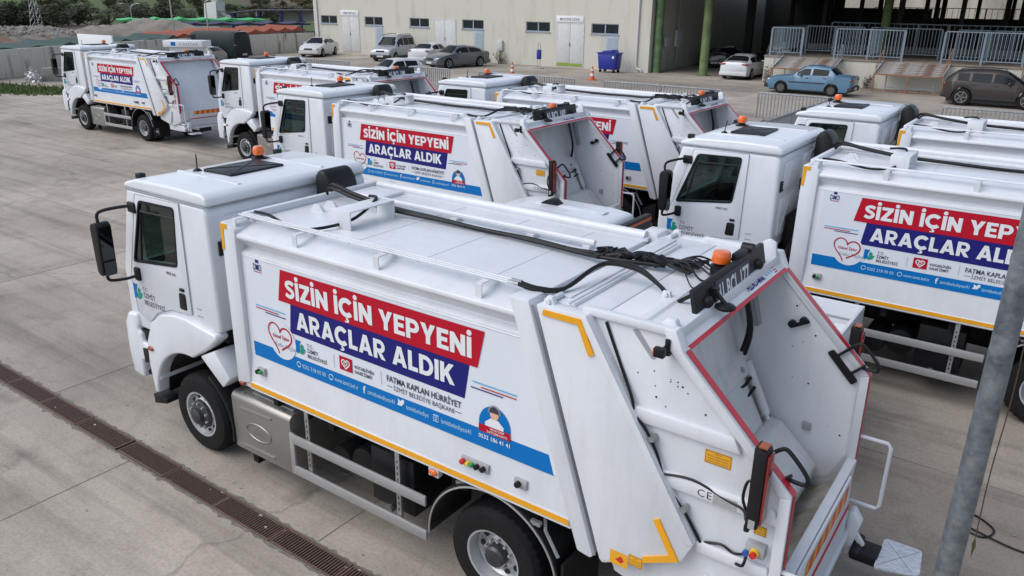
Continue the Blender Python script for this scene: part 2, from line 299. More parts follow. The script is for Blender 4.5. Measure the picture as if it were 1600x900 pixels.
def build_truck():
    t = empty('garbage_truck')
    # ---------------- chassis
    c = MB()
    for s in (-1, 1): c.box(-1.0, 6.3, s*.43-.05, s*.43+.05, .80, 1.06)
    for x in (-.7, .6, 1.9, 3.2, 4.2, 5.2, 6.1): c.box(x-.05, x+.05, -.43, .43, .84, 1.02)
    c.obj('chassis_frame', CHASS, t, bevel=.008)
    a = MB(); a.cyl((0, -1.0, .5), (0, 1.0, .5), .07); a.cyl((4.558, -1.0, .52), (4.558, 1.0, .52), .11); a.ball((4.558, 0, .52), .25, .22, .25); a.cyl((.3, 0, .75), (4.5, 0, .58), .06); a.box(-.9, .5, -.42, .42, .6, 1.2); a.obj('axle', CHASS, t)
    for s in (-1, 1):
        wheel(t, 0, 1.2, True, s); wheel(t, 4.558, 1.2, False, s)
    # ---------------- cab
    prof = [(-1.28, 1.42), (-1.27, 2.2), (-.93, 3.27), (.60, 3.27), (.65, 3.2), (.65, 1.78), (.42, 1.74), (-.2, 1.80), (-.75, 1.60), (-.80, 1.42)]
    cab = MB().prism(prof, 'y', -1.2, 1.2).obj('cab', WHITE, t, bevel=.05, seg=4)
    WIN = [(-.98, 2.34), (-.66, 3.17), (.07, 3.19), (-.02, 2.455)]
    inner = MB().prism([(-1.19, 1.62), (-1.17, 2.2), (-.86, 3.20), (.56, 3.20), (.56, 1.9), (-.6, 1.9), (-.7, 1.62)], 'y', -1.13, 1.13).obj('c', INT)
    wcut = MB().prism(round_poly([(-.95, 2.365), (-.64, 3.145), (.045, 3.165), (-.045, 2.475)], .05), 'y', -1.5, 1.5).obj('c', INT)
    fcut = MB().prism([(-1.06, 2.27), (1.06, 2.27), (.98, 3.12), (-.98, 3.12)], 'x', -1.6, -.6)
    fcut = fcut.obj('c', INT)
    boolean(cab, [inner, wcut, fcut])
    roof = MB().prism([(-1.0, 3.272), (-.97, 3.34), (-.72, 3.405), (.0, 3.425), (.58, 3.41), (.655, 3.36), (.665, 3.272)], 'y', -1.195, 1.195).obj('cab_roof', WHITE, t, bevel=.07, seg=4)
    for yy in (-.62, .62): MB().box(-.7, .5, yy-.03, yy+.03, 3.40, 3.428).obj('roof_ridge', WHITE, roof, bevel=.012)
    h = MB().prism(round_poly([(-.45, -.46), (.12, -.46), (.09, .36), (-.46, .33)], .04), 'z', 3.40, 3.447).obj('roof_hatch', BLACK, roof, bevel=.012)
    hr = MB(); hr.bar((-.42, -.42, 3.449), (.06, .32, 3.449), .02, .006); hr.bar((.08, -.42, 3.449), (-.42, .28, 3.449), .02, .006); hr.obj('hatch_rib', BLACK, roof)
    MB().lathe([(.07, 0), (.06, .02), (.03, .05)], (-.54, -.47, 3.39), 'z', 14).tube([(-.54, -.47, 3.42), (-.50, -.49, 3.62)], .008, 6).obj('antenna', BLACK, roof)
    MB().box(-.93, -.83, -1.06, -.97, 3.36, 3.43).obj('marker_lamp', BLACK, roof, bevel=.015); MB().box(-.93, -.83, .97, 1.06, 3.36, 3.43).obj('marker_lamp', BLACK, roof, bevel=.015)
    b = MB().lathe([(.11, 3.39), (.10, 3.43), (.055, 3.44), (.06, 3.47)], (-.60, .5, 0), 'z', 18).obj('warning_beacon', BLACK, t)
    MB().lathe([(.075, 3.468), (.08, 3.50), (.076, 3.55), (.06, 3.575), (.02, 3.583)], (-.60, .5, 0), 'z', 18).obj('beacon_lens', ORANGE, b)
    MB().box(.645, .6525, -1.14, 1.14, 3.258, 3.271).obj('roof_gap', GREYP, cab)
    # back wall pressings
    for (y0, y1, z0, z1) in ((-1.0, -.2, 2.72, 3.15), (.0, .9, 2.72, 3.15), (-1.02, -.2, 1.98, 2.6), (.0, .9, 1.98, 2.6)):
        MB().prism(round_poly([(y0, z0), (y1, z0), (y1, z1), (y0, z1)], .06), 'x', .640, .680).obj('pressed_panel', WHITE, cab, bevel=.012)
        pr = MB(); pr.bar((.682, y0+.08, z0+.06), (.682, (y0+y1)/2, z1-.08), .022, .012, (1, 0, 0)); pr.bar((.682, y1-.08, z0+.06), (.682, (y0+y1)/2, z1-.08), .022, .012, (1, 0, 0)); pr.obj('pressed_rib', WHITE, cab, bevel=.004)
    MB().prism([(-1.1, 2.70), (-.95, 2.70), (-.95, 2.87), (-1.1, 2.87)], 'x', .655, .672).obj('vent', BLACK, cab, bevel=.01)
    MB().box(-1.06, -.9, -1.09, 1.09, 1.66, 2.25).box(-.9, -.75, -1.05, 1.05, 2.0, 2.28).obj('dashboard', INT, cab, bevel=.04)
    for yy in (-.62, .62):
        MB().box(-.35, .2, yy-.27, yy+.27, 1.75, 2.02).box(.1, .28, yy-.26, yy+.26, 1.98, 2.72).box(.14, .26, yy-.14, yy+.14, 2.72, 2.95).obj('seat', SEAT, cab, bevel=.05)
    sw = MB().tube([(-.62+.09*math.sin(2*PI*k/20), -.62+.23*math.cos(2*PI*k/20), 2.3+.2*math.sin(2*PI*k/20)) for k in range(20)], .016, 6, closed=True); sw.bar((-.62, -.84, 2.3), (-.62, -.40, 2.3), .03, .03); sw.cyl((-.62, -.62, 2.3), (-.8, -.62, 2.1), .03); sw.obj('steering_wheel', BLACK, cab)
    ws = MB().prism([(-1.08, 2.25), (1.08, 2.25), (1.0, 3.14), (-1.0, 3.14)], 'x', 0, .006); ws.v = [(-1.262+(z-2.2)*.318+x, y, z) for x, y, z in ws.v]; ws.obj('windscreen', GLASS, cab)
    g = MB().box(-1.30, -1.27, -.95, .95, 1.5, 2.05); g.obj('grille', BLACK, cab, bevel=.01)
    for k in range(5): MB().box(-1.315, -1.298, -.9, .9, 1.56+k*.1, 1.59+k*.1).obj('grille_slat', GREY, cab)
    for s in (-1, 1):
        m = lambda q: (mir(q) if s == 1 else q)
        # door with window frame, pane, handle
        D = [(-1.06, 1.66), (-1.10, 2.15), (-1.02, 2.36), (-.72, 3.235), (.165, 3.25), (.14, 1.90), (.0, 1.88), (-.30, 1.86), (-.62, 1.74), (-.80, 1.58)]
        d = m(MB().prism(D, 'y', -1.2135, -1.195)).obj('door', WHITE, t, bevel=.006, seg=2)
        boolean(d, [MB().prism(round_poly([(-.955, 2.36), (-.645, 3.15), (.05, 3.17), (-.04, 2.47)], .05), 'y', -1.5, 1.5).obj('c', INT)])
        m(MB().tube([(x, -1.2125, z) for x, z in D], .0045, 5, closed=True)).obj('door_gap', GREYP, d)
        m(MB().box(-.93, .64, -1.2022, -1.19, 3.261, 3.271)).obj('roof_gap', GREYP, cab)
        o_, i_ = round_poly(WIN, .06), round_poly([(-.945, 2.372), (-.64, 3.142), (.045, 3.162), (-.045, 2.475)], .05)
        m(ring2(o_, i_, -1.221, -1.19)).obj('window_frame', BLACK, d); m(MB().sheet(round_poly([(-.955, 2.36), (-.645, 3.15), (.05, 3.17), (-.04, 2.47)], .05), 'y', -1.205)).obj('window_pane', GLASS, d)
        fr = m(MB().tube([(-.80, -1.208, 2.40), (-.66, -1.208, 2.98), (-.58, -1.208, 3.03), (.03, -1.208, 3.05)], .012, 6, smooth=4)).obj('pane_divider', BLACK, d)
        m(MB().prism(round_poly([(-.09, 1.93), (.055, 1.93), (.06, 2.14), (-.07, 2.14)], .03), 'y', -1.222, -1.2).box(-.03, .05, -1.235, -1.2, 2.17, 2.205)).obj('handle', BLACK, d, bevel=.006)
        if s == -1:
            L = MB(); yy = -1.2165; emblem(d, -1.0, 1.94, .2, yy)
            L.text('T.C.', .045, (-.87, yy, 1.99), off=.0); L.text('İZMİT', .065, (-.87, yy, 1.895)); L.text('BELEDİYESİ', .065, (-.87, yy, 1.80), width=.44); L.obj('lettering', TEXTD, d, smooth=0, recalc=False)
            MB().text('1833 DC', .035, (-.28, yy, 2.33), off=.02, width=.2).obj('lettering', TEXTD, d, smooth=0, recalc=False)
        k = MB().box(.24, .33, -1.206, -1.19, 2.0, 2.012).box(.24, .34, -1.206, -1.19, 1.91, 1.922); m(k).obj('seam', GREYP, cab)
        # wing mirror
        wm = m(MB().prism(round_poly([(-1.10, 2.27), (-.98, 2.24), (-.955, 2.86), (-1.0, 2.90), (-1.08, 2.90), (-1.115, 2.84)], .05), 'y', -1.61, -1.43)).obj('wing_mirror', BLACK, t, bevel=.03, seg=3)
        m(MB().tube([(-.80, -1.2, 3.06), (-.88, -1.28, 3.07), (-1.05, -1.5, 3.02), (-1.06, -1.53, 2.9)], .02, 8, smooth=4)).obj('mirror_arm', BLACK, wm); m(MB().tube([(-.92, -1.2, 2.19), (-.98, -1.3, 2.15), (-1.05, -1.5, 2.16), (-1.05, -1.53, 2.24)], .02, 8, smooth=4)).obj('mirror_arm', BLACK, wm) 
        m(MB().box(-.90, -.74, -1.24, -1.19, 2.99, 3.12)).obj('mirror_bracket', BLACK, wm, bevel=.02); m(MB().box(-.97, -.86, -1.25, -1.2, 2.11, 2.28)).obj('mirror_bracket', BLACK, wm, bevel=.02)
        mg = MB().add([(-.962, -1.59, 2.45), (-.962, -1.45, 2.45), (-.945, -1.45, 2.86), (-.945, -1.59, 2.86)], [(0, 1, 2, 3)]).add([(-.965, -1.59, 2.25), (-.965, -1.45, 2.25), (-.958, -1.45, 2.42), (-.958, -1.59, 2.42)], [(0, 1, 2, 3)]); m(mg).obj('mirror_glass', MIRG, wm)
        # fender, rear arch piece, black mudguard
        ir = arc(0, .52, .82, 176, 84, 14); F = [(-.89, .58), (-.93, 1.0), (-.90, 1.30), (-.74, 1.60), (-.47, 1.77), (-.2, 1.83), (.05, 1.84), (.62, 1.77), (.64, 1.71), (.44, 1.55)]
        fe = m(MB().prism(F+list(reversed(ir)), 'y', -1.262, -1.08)).obj('front_fender', WHITE, t, bevel=.04, seg=3)
        o3, i3 = arc(0, .52, .86, 178, 60, 14), arc(0, .52, .82, 178, 60, 14); m(MB().prism(o3+list(reversed(i3)), 'y', -1.10, -.5)).obj('wheel_liner', BLACK, fe); m(MB().box(-.9, .85, -.56, -.52, .55, 1.7)).obj('wheel_liner', BLACK, fe)
        m(MB().ball((-.82, -1.265, 1.22), .065, .02, .035)).obj('indicator', AMBD, fe)
        q = [(.25, 1.41), (.55, 1.56), (.80, 1.27), (.64, 1.11)]; m(MB().prism(q, 'y', -1.255, -.9)).obj('fender_flap', WHITE, fe, bevel=.02)
        o2, i2 = arc(0, .52, .70, 64, -12, 10), arc(0, .52, .66, 64, -12, 10); m(MB().prism(o2+list(reversed(i2)), 'y', -1.22, -.86)).obj('mudguard', BLACK, fe, bevel=.01)
        # bumper corner with steps
        bu = m(MB().prism([(-1.38, .72), (-1.42, 1.05), (-1.40, 1.45), (-1.30, 1.60), (-1.10, 1.62), (-1.06, 1.50), (-1.12, 1.40), (-1.05, 1.36), (-1.05, 1.24), (-.86, 1.20), (-.80, 1.10), (-.74, .78), (-.82, .76), (-.92, 1.0), (-1.12, .96), (-1.14, .70)], 'y', -1.24, -.55)).obj('bumper_corner', WHITE, t, bevel=.035, seg=3)
        m(MB().box(-1.13, -.80, -1.2, -.8, 1.36, 1.40)).obj('step', BLACK, bu, bevel=.008); m(MB().prism([(-1.05, .95), (-.87, 1.0), (-.80, 1.20), (-1.06, 1.16)], 'y', -1.247, -.9)).obj('step', BLACKM, bu, bevel=.008); m(MB().box(-1.10, -.78, -1.19, -.8, 1.22, 1.36)).obj('step_recess', BLACK, bu)
        m(MB().box(-1.14, -.82, -1.18, -.8, .74, .79)).obj('step', BLACK, bu, bevel=.008)
        m(MB().prism([(-1.02, .50), (-.72, .50), (-.72, .44), (-1.02, .36)], 'y', -1.22, -.9).box(-1.0, -.97, -1.0, -.97, .5, .8)).obj('step', BLACKM, bu, bevel=.006)
        m(MB().prism(round_poly([(-1.15, .98), (-.8, 1.0), (-.75, 1.3), (-1.15, 1.3)], .04), 'x', -1.425, -1.40)).obj('headlight', HEADL, bu)
    MB().prism([(-1.36, .66), (-1.42, .95), (-1.40, 1.40), (-1.27, 1.42), (-1.2, .66)], 'y', -.56, .56).obj('front_bumper', WHITE, t, bevel=.03)
    MB().box(-.6, .55, -.75, .75, 1.05, 1.5).box(-1.15, .62, -1.1, 1.1, 1.6, 1.78).obj('engine_bay', CHASS, t, bevel=.03)
    # air intake tower behind the cab
    it = MB().prism([(.70, 1.6), (1.02, 1.6), (1.02, 3.2), (.98, 3.36), (.90, 3.46), (.80, 3.48), (.72, 3.40)], 'y', .28, .74).obj('air_intake', BLACK, t, bevel=.05, seg=3)
    for k in range(6): MB().box(.76, .96, .272, .285, 2.3+k*.12, 2.36+k*.12).obj('louvre', BLACKM, it)
    MB().box(.70, .98, -.75, .2, 1.3, 2.3).obj('expansion_tank', CHASS, t, bevel=.04)
    cg = MB()
    for k in range(4): cg.tube([(.72+.05*k, -1.05+.05*k, 1.15), (.76+.05*k, -1.0, 1.5+.08*k), (.85, -.8, 1.9), (.98, -.7, 2.05)], .016, 6, smooth=4)
    cg.obj('cab_hose', HOSE, t)
    # ---------------- tank, side guards and underbody kit (left), box (right)
    tk = MB().prism(round_poly([(-1.2, .33), (-1.2, 1.02), (-1.15, 1.07), (-.62, 1.07), (-.62, .30), (-1.16, .30)], .04), 'x', .69, 1.74).obj('fuel_tank', TANK, t, bevel=.02)
    e = MB().bar((.83, -1.203, .90), (1.42, -1.203, .93), .02, .022).bar((.83, -1.203, .40), (1.42, -1.203, .42), .02, .022)
    el = [(1.16+.22*math.cos(2*PI*k/28), -1.203, .66+.105*math.sin(2*PI*k/28)) for k in range(28)]; e.tube(el, .008, 6, closed=True); e.text('Ford', .075, (1.16, -1.2025, .625), align='C', shear=.25); e.obj('embossing', TANK, tk)
    MB().cyl((1.3, -1.0, 1.06), (1.3, -1.0, 1.11), .07).obj('filler_cap', BLACK, tk)
    for x in (.86, 1.56): MB().box(x-.025, x+.025, -1.15, -.6, 1.07, 1.078).obj('tank_strap', GALV, tk)
    tp = MB().box(.98, 1.70, -1.1, -.75, 1.075, 1.10); tp.obj('tank_top_plate', GALV, tk, bevel=.006)
    MB().box(.85, .95, -1.1, -1.0, .12, .31).obj('tank_bracket', CHASS, t)
    for s in (-1, 1):
        m = lambda q: (mir(q) if s == 1 else q)
        sg = empty('side_guard'); sg.parent = t
        for z in (.38, .78): m(MB().box(1.80, 3.77, -1.24, -1.21, z, z+.115)).obj('rail', ALU, sg, bevel=.008)
        m(MB().box(1.76, 1.83, -1.238, -1.205, .38, .90)).obj('end_post', ALU, sg, bevel=.006)
        for x in (2.04, 3.38):
            m(MB().box(x-.03, x+.03, -1.205, -1.175, .36, 1.26)).obj('post', GALV, sg, bevel=.004)
            hl = MB()
            for k in range(9): hl.box(x-.008, x+.008, -1.2065, -1.2055, .55+k*.07, .585+k*.07)
            tag(m(hl).obj('post_slots', RIMD, sg), kind='stuff'); m(MB().box(x-.05, x+.05, -1.2, -.5, 1.16, 1.24)).obj('bracket', CHASS, sg)
    k = MB().cyl((2.30, -.98, .62), (2.30, -.3, .62), .17, n=20).cyl((2.66, -.98, .70), (2.66, -.3, .70), .19, n=20); k.obj('air_tank', BLACK, t, bevel=.02)
    MB().box(2.9, 3.5, -1.1, -.5, .45, 1.1).obj('battery_box', BLACK, t, bevel=.02); MB().cyl((3.15, -1.13, .42), (3.15, -1.0, .42), .05).obj('valve', GALV, t)
    MB().box(.75, 1.7, .62, 1.18, .35, 1.05).obj('tool_box', BLACK, t, bevel=.03)
    MB().box(2.0, 2.9, .55, 1.1, .5, 1.05).obj('hydraulic_tank', CHASS, t, bevel=.03)
    for s in (-1, 1):
        m = lambda q: (mir(q) if s == 1 else q)
        o2, i2 = arc(4.558, .54, .765, 182, 8, 22), arc(4.558, .54, .735, 182, 8, 22)
        rf = m(MB().prism(o2+list(reversed(i2)), 'y', -1.245, -.58)).obj('rear_fender', BLACK, t, bevel=.008)
        m(MB().tube([(x, -1.248, z) for x, z in arc(4.558, .54, .738, 182, 8, 30)], .010, 6)).obj('fender_trim', ALU, rf)
        m(MB().tube([(5.0, -1.0, 1.24), (5.15, -1.22, 1.12), (5.30, -1.24, .92)], .017, 6).box(5.0, 5.1, -1.24, -1.2, 1.14, 1.18)).obj('fender_bracket', GALV, rf, bevel=0)
        m(MB().tube([(4.05, -1.0, 1.2), (4.15, -1.2, 1.20), (4.3, -1.2, 1.27)], .02, 6)).obj('fender_bracket', GALV, rf)
        mf = m(MB().prism([(5.33, .22), (5.36, .22), (5.36, .86), (5.33, .86)], 'y', -1.24, -.6)).obj('mud_flap', BLACKM, t)
    fl = MB().prism([(5.25, .30), (5.62, .36), (5.62, .62), (5.25, .58)], 'y', -1.2, -1.18).obj('side_flap', BLACKM, t)
    MB().text('HİDRO-MAK', .075, (5.28, -1.203, .44), off=.03, width=.31).obj('lettering', GREY, fl, smooth=0, recalc=False)
    # ---------------- compactor body
    sec = [(-.98, 3.175), (-1.25, 3.10), (-1.255, 3.06), (-1.14, 2.945), (-1.145, 2.925), (-1.22, 2.90), (-1.22, 1.69), (-1.25, 1.42), (-1.25, 1.28), (-1.19, 1.25)]
    full = sec+[(-y, z) for y, z in reversed(sec)]; n = len(full); rx = lambda z: 4.86+(3.2-z)*.325
    body = MB().add([(1.02, y, z) for y, z in full]+[(rx(z), y, z) for y, z in full], [tuple(range(n)), tuple(range(2*n-1, n-1, -1))]+[(i, (i+1) % n, n+(i+1) % n, n+i) for i in range(n)]).obj('compactor_body', WHITE2, t, bevel=.012)
    MB().box(1.1, 5.5, -.55, .55, 1.05, 1.27).obj('subframe', CHASS, t, bevel=.01)
    for x in (1.5, 2.4, 3.3, 4.2, 5.0): MB().box(x-.04, x+.04, -1.17, 1.17, 1.12, 1.252).obj('cross_member', CHASS, body)
    for s in (-1, 1):
        m = lambda q: (mir(q) if s == 1 else q)
        m(MB().prism([(.985, 1.30), (1.215, 1.36), (1.235, 3.145), (1.06, 3.215), (1.0, 3.2)], 'y', -1.272, -1.0)).obj('front_post', WHITE2, body, bevel=.018)
        m(MB().box(1.2, 5.42, -1.262, -1.2, 1.285, 1.30).box(1.2, 5.40, -1.262, -1.245, 1.30, 1.375)).obj('sill_edge', WHITE2, body, bevel=.003)
        m(MB().prism([(1.2, 1.312), (5.41, 1.312), (5.39, 1.366), (1.2, 1.366)], 'y', -1.267, -1.2615)).obj('yellow_strip', YEL, body)
        m(MB().prism([(1.005, 2.90), (1.045, 2.90), (1.06, 3.135), (1.115, 3.135), (1.115, 3.19), (1.01, 3.19)], 'y', -1.277, -1.2715)).obj('yellow_bracket', YEL, body)
        m(MB().box(.975, 1.0, -1.262, -1.2, 2.83, 3.0)).obj('post_rubber', BLACK, body)
        # slanted rear post of the body
        m(MB().prism([(4.77, 3.235), (4.965, 3.24), (5.655, 1.13), (5.63, 1.10), (5.50, 1.12)], 'y', -1.285, -1.0)).obj('rear_post', WHITE2, body, bevel=.02)
        m(MB().tube([(4.985, -1.262, 3.2), (5.66, -1.262, 1.14)], .012, 6)).obj('rubber_seal', GREYP, body)
        m(MB().tube([(1.25, -1.2215, 2.87), (4.92, -1.2215, 2.87)], .006, 5)).obj('panel_seam', WHITE2, body)
    inr = round_poly([(1.30, 1.71), (5.26, 1.71), (4.92, 2.86), (1.34, 2.86)], .05)
    MB().prism(inr, 'y', -1.2225, -1.21).obj('side_vinyl', VINYL, body)
    # control plates and lamps on the sill
    def ctrl(x, w, z, btn):
        p = MB().box(x, x+w, -1.262, -1.22, z, z+.085); p.v = [(a, b-.02*(1.7-c2), c2) for a, b, c2 in p.v]; o = p.obj('control_plate', GREY, t, bevel=.004)
        for bx, mt, r in btn: MB().cyl((x+bx, -1.24, z+.045), (x+bx, -1.305, z+.045), r, n=14).obj('push_button', mt, o, bevel=.005)
    ctrl(4.25, .31, 1.475, ((.03, BTNR, .026), (.09, BTNY, .02), (.135, BTNG, .02), (.19, BLACK, .025), (.26, BLACK, .025))); ctrl(4.84, .13, 1.475, ((.05, BLACK, .028),)); ctrl(1.36, .12, 1.515, ((.03, BLACK, .027), (.07, BTNG, .02)))
    MB().ball((1.06, -1.27, 1.31), .05, .02, .03).obj('side_marker', REDL, t); MB().box(3.83, 3.95, -1.24, -1.18, 1.18, 1.28).obj('marker_bracket', WHITE2, t); MB().ball((3.89, -1.245, 1.225), .055, .02, .035).obj('side_marker', ORANGE, t)
    # ---------------- printed side
    y1, y2, y3 = -1.2255, -1.2285, -1.2315
    rb = MB().sheet([(1.80, 2.482), (4.415, 2.472), (4.495, 2.828), (1.87, 2.832)], 'y', y2).obj('red_banner', RED, t)
    MB().block('SİZİN İÇİN YEPYENİ', .196, (1.925, y3, 2.545), 2.43).obj('lettering', LETTERW, rb, smooth=0, recalc=False)
    bb = MB().sheet([(1.94, 2.152), (4.268, 2.128), (4.33, 2.49), (1.985, 2.49)], 'y', y1).obj('navy_banner', BLUE, t)
    MB().block('ARAÇLAR ALDIK', .20, (2.06, y3+.001, 2.222), 2.10).obj('lettering', LETTERW, bb, smooth=0, recalc=False)
    ri = MB().sheet([(1.30, 1.722), (5.215, 1.705), (5.16, 1.888), (1.30, 1.892)], 'y', y1).obj('blue_ribbon', CYAN, t)
    L = MB(); z = 1.768; L.text('0262 318 00 00', .05, (2.09, y2, z+.022), width=.36); L.text('www.izmit.bel.tr', .05, (2.58, y2, z+.022), width=.34); L.text('izmitbelediyesi41', .05, (3.05, y2, z+.022), width=.36); L.text('izmitbelediye', .05, (3.56, y2, z+.022), width=.28); L.text('izmitbelediyesi41', .05, (3.99, y2, z+.022), width=.35)
    L.obj('lettering', PALETXT, ri, smooth=0, recalc=False)
    ic = MB(); ic.text('f', .085, (2.985, y2, z+.012), off=.02)
    ic.sheet([(3.44, 1.80), (3.50, 1.80), (3.535, 1.84), (3.535, 1.87), (3.51, 1.875), (3.49, 1.85), (3.455, 1.87), (3.46, 1.83)], 'y', y2); ic.obj('icon', LETTERW, ri, smooth=0)
    ring = MB()
    for cx in (2.04, 2.53): ring.tube([(cx+.03*math.cos(2*PI*k/14), y2, 1.815+.03*math.sin(2*PI*k/14)) for k in range(14)], .005, 4, closed=True)
    ring.tube([(3.90, y2, 1.785), (3.96, y2, 1.785), (3.96, y2, 1.845), (3.90, y2, 1.845)], .005, 4, closed=True).tube([(3.93+.015*math.cos(2*PI*k/10), y2, 1.815+.015*math.sin(2*PI*k/10)) for k in range(10)], .004, 4, closed=True); ring.obj('icon', PALETXT, ri)
    hb = disc(1.80, 2.02, .215, y2).obj('heart_badge', VINYL, t)
    def heart(cx, cz, s, n=40, a0=0, a1=1):
        o = []
        for k in range(n+1):
            a = 2*PI*(a0+(a1-a0)*k/n); o.append((cx+s*math.sin(a)**3, cz+s*(13*math.cos(a)-5*math.cos(2*a)-2*math.cos(3*a)-math.cos(4*a))/16))
        return o
    rot = lambda pts, cx, cz, a: [(cx+(x-cx)*math.cos(a)-(z-cz)*math.sin(a), cz+(x-cx)*math.sin(a)+(z-cz)*math.cos(a)) for x, z in pts]
    strip(rot(heart(1.765, 2.05, .185, 40, .0, .40), 1.765, 2.05, -.15), .02, y3).obj('heart_outline', RED, hb); strip(rot(heart(1.765, 2.05, .185, 44, .52, 1.0), 1.765, 2.05, -.15), .016, y3-.0005).obj('heart_outline', RED, hb)
    MB().text('Güzel İşler', .04, (1.785, y3, 2.04), align='C', off=.02, width=.27).obj('lettering', RED, hb, smooth=0, recalc=False); MB().text('Kalbe Değer', .05, (1.84, y3, 1.945), align='C', width=.34, shear=.4, off=-.01).obj('lettering', TEXTG, hb, smooth=0, recalc=False)
    lg = MB(); lg.text('T.C.', .04, (2.19, y2, 2.055), off=.008); lg.text('İZMİT', .042, (2.19, y2, 1.995), off=.012); lg.text('BELEDİYESİ', .042, (2.19, y2, 1.935), off=.012, width=.29)
    lg.text("KOCAELİ'NİN", .034, (2.885, y2, 2.02), off=.025, width=.26); lg.text('KALBİ İZMİT', .034, (2.885, y2, 1.965), off=.025, width=.24)
    lg.text('FATMA KAPLAN HÜRRİYET', .066, (3.32, y2, 2.015), off=.016, width=.91); lg.box(3.32, 3.39, y2, y2, 1.962, 1.968); lg.box(4.16, 4.23, y2, y2, 1.962, 1.968); lg.text('İZMİT BELEDİYE BAŞKANI', .05, (3.405, y2, 1.938), width=.74)
    lo = lg.obj('lettering', TEXTD, body, smooth=0, recalc=False); emblem(body, 2.085, 2.02, .15, y2)
    MB().box(2.588, 2.592, y2, y2+.0005, 1.94, 2.09).box(3.243, 3.247, y2, y2+.0005, 1.95, 2.10).obj('divider_line', TEXTG, body)
    sq = MB().sheet([(2.67, 1.95), (2.85, 1.95), (2.85, 2.10), (2.67, 2.10)], 'y', y2).obj('red_square', RED, body); strip(heart(2.76, 2.027, .055), .014, y3).obj('heart_outline', LETTERW, sq); strip(heart(2.76, 2.03, .025), .01, y3).obj('heart_outline', LETTERW, sq)
    for (x0, x1, z, mt) in ((1.41, 1.89, 2.34, CYANL), (1.41, 1.78, 2.31, RED), (1.56, 1.89, 2.285, BLUE), (4.36, 4.83, 2.325, CYANL), (4.45, 4.83, 2.292, RED), (4.34, 4.69, 2.265, BLUE)): MB().sheet([(x0, z), (x1, z), (x1, z+.011), (x0, z+.011)], 'y', y2).obj('thin_stripe', mt, body)
    em = MB().text('DMO', .075, (1.50, y2, 2.745), align='C', off=.01, width=.13).sheet([(1.47, 2.83), (1.53, 2.83), (1.515, 2.87), (1.50, 2.855), (1.485, 2.87)], 'y', y2).obj('emblem', BLUE, body, smooth=0)
    MB().box(1.44, 1.56, y2, y2+.0005, 2.725, 2.733).obj('emblem_line', RED, body)
    # hotline badge
    hbg = MB().sheet([(4.60+.17*math.cos(R(a)), 1.96+.19*math.sin(R(a))) for a in range(-20, 201, 10)]+[(4.43, 1.88), (4.77, 1.88)], 'y', y2-.0002).obj('hotline_badge', CYAN, t)
    MB().sheet([(4.50, 1.93), (4.70, 1.93), (4.70, 1.98), (4.64, 2.03), (4.56, 2.03), (4.50, 1.98)], 'y', y3-.0002).obj('printed_shirt', LETTERW, hbg); disc(4.60, 2.08, .055, y3-.0005, sx=.85).obj('printed_face', SKINP, hbg)
    MB().sheet([(4.60+.056*math.cos(R(a)), 2.09+.062*math.sin(R(a))) for a in range(0, 181, 15)], 'y', y3-.001).obj('printed_hair', TEXTD, hbg); strip([(4.60+.062*math.cos(R(a)), 2.085+.075*math.sin(R(a))) for a in range(0, 181, 15)], .014, y3-.0015).obj('printed_headset', TEXTG, hbg)
    rr = MB().sheet([(4.43, 1.872), (4.77, 1.872), (4.77, 1.945), (4.43, 1.945)], 'y', y3-.001).obj('red_label', RED, hbg)
    for q in (MB().text('WHATSAPP', .022, (4.63, y3-.0025, 1.915), align='C', off=.01), MB().text('İLETİŞİM HATTI', .022, (4.63, y3-.0025, 1.882), align='C', off=.01, width=.22), MB().text('0532 186 41 41', .042, (4.60, y3-.0025, 1.808), align='C', off=.015, width=.34)): q.obj('lettering', LETTERW, hbg, smooth=0, recalc=False)
    # ---------------- roof fittings
    for dy in (-.04, 0, .04): MB().tube([(1.10, -1.06+dy, 3.262), (4.70, -1.06+dy, 3.262)], .008, 6).obj('roof_pipe', WHITE2, body)
    for x in (1.16, 2.12, 3.24, 4.42):
        MB().box(x-.032, x+.032, -1.215, -1.205, 3.105, 3.235).box(x-.032, x+.032, -.985, -.975, 3.17, 3.245).box(x-.032, x+.032, -1.205, -.985, 3.234, 3.244).obj('pipe_bracket', WHITE2, body)
    MB().box(2.04, 2.30, -.62, .02, 3.36, 3.375).box(2.04, 2.30, -.63, -.615, 3.175, 3.375).box(2.04, 2.30, .015, .03, 3.175, 3.375).obj('hose_bridge', WHITE2, body, bevel=.004)
    MB().tube([(1.12, .36, 3.24), (4.62, .36, 3.24)], .032, 10).obj('roof_pipe', WHITE2, body); MB().tube([(1.12, .98, 3.21), (4.86, .98, 3.21)], .055, 12).box(1.1, 4.9, .93, 1.03, 3.165, 3.2).obj('roof_beam', WHITE2, body)
    MB().box(1.12, 1.62, .5, .9, 3.17, 3.215).obj('roof_mount', WHITE2, body, bevel=.015); MB().prism([(1.3, 3.17), (1.52, 3.17), (1.46, 3.25), (1.36, 3.25)], 'y', -.30, -.27).obj('roof_mount', WHITE2, body); MB().prism([(1.3, 3.17), (1.52, 3.17), (1.46, 3.25), (1.36, 3.25)], 'y', -.10, -.07).obj('roof_mount', WHITE2, body); MB().box(1.02, 1.09, -1.0, 1.0, 3.15, 3.25).obj('front_roof_rail', WHITE2, body, bevel=.01)
    for x in (2.6, 3.5, 4.3): MB().box(x-.005, x+.005, -.96, .9, 3.172, 3.1785).obj('roof_seam', WHITE2, body)
    for x in (2.9, 3.9, 4.55): MB().box(x-.04, x+.04, .30, .42, 3.17, 3.215).obj('pipe_bracket', WHITE2, body)
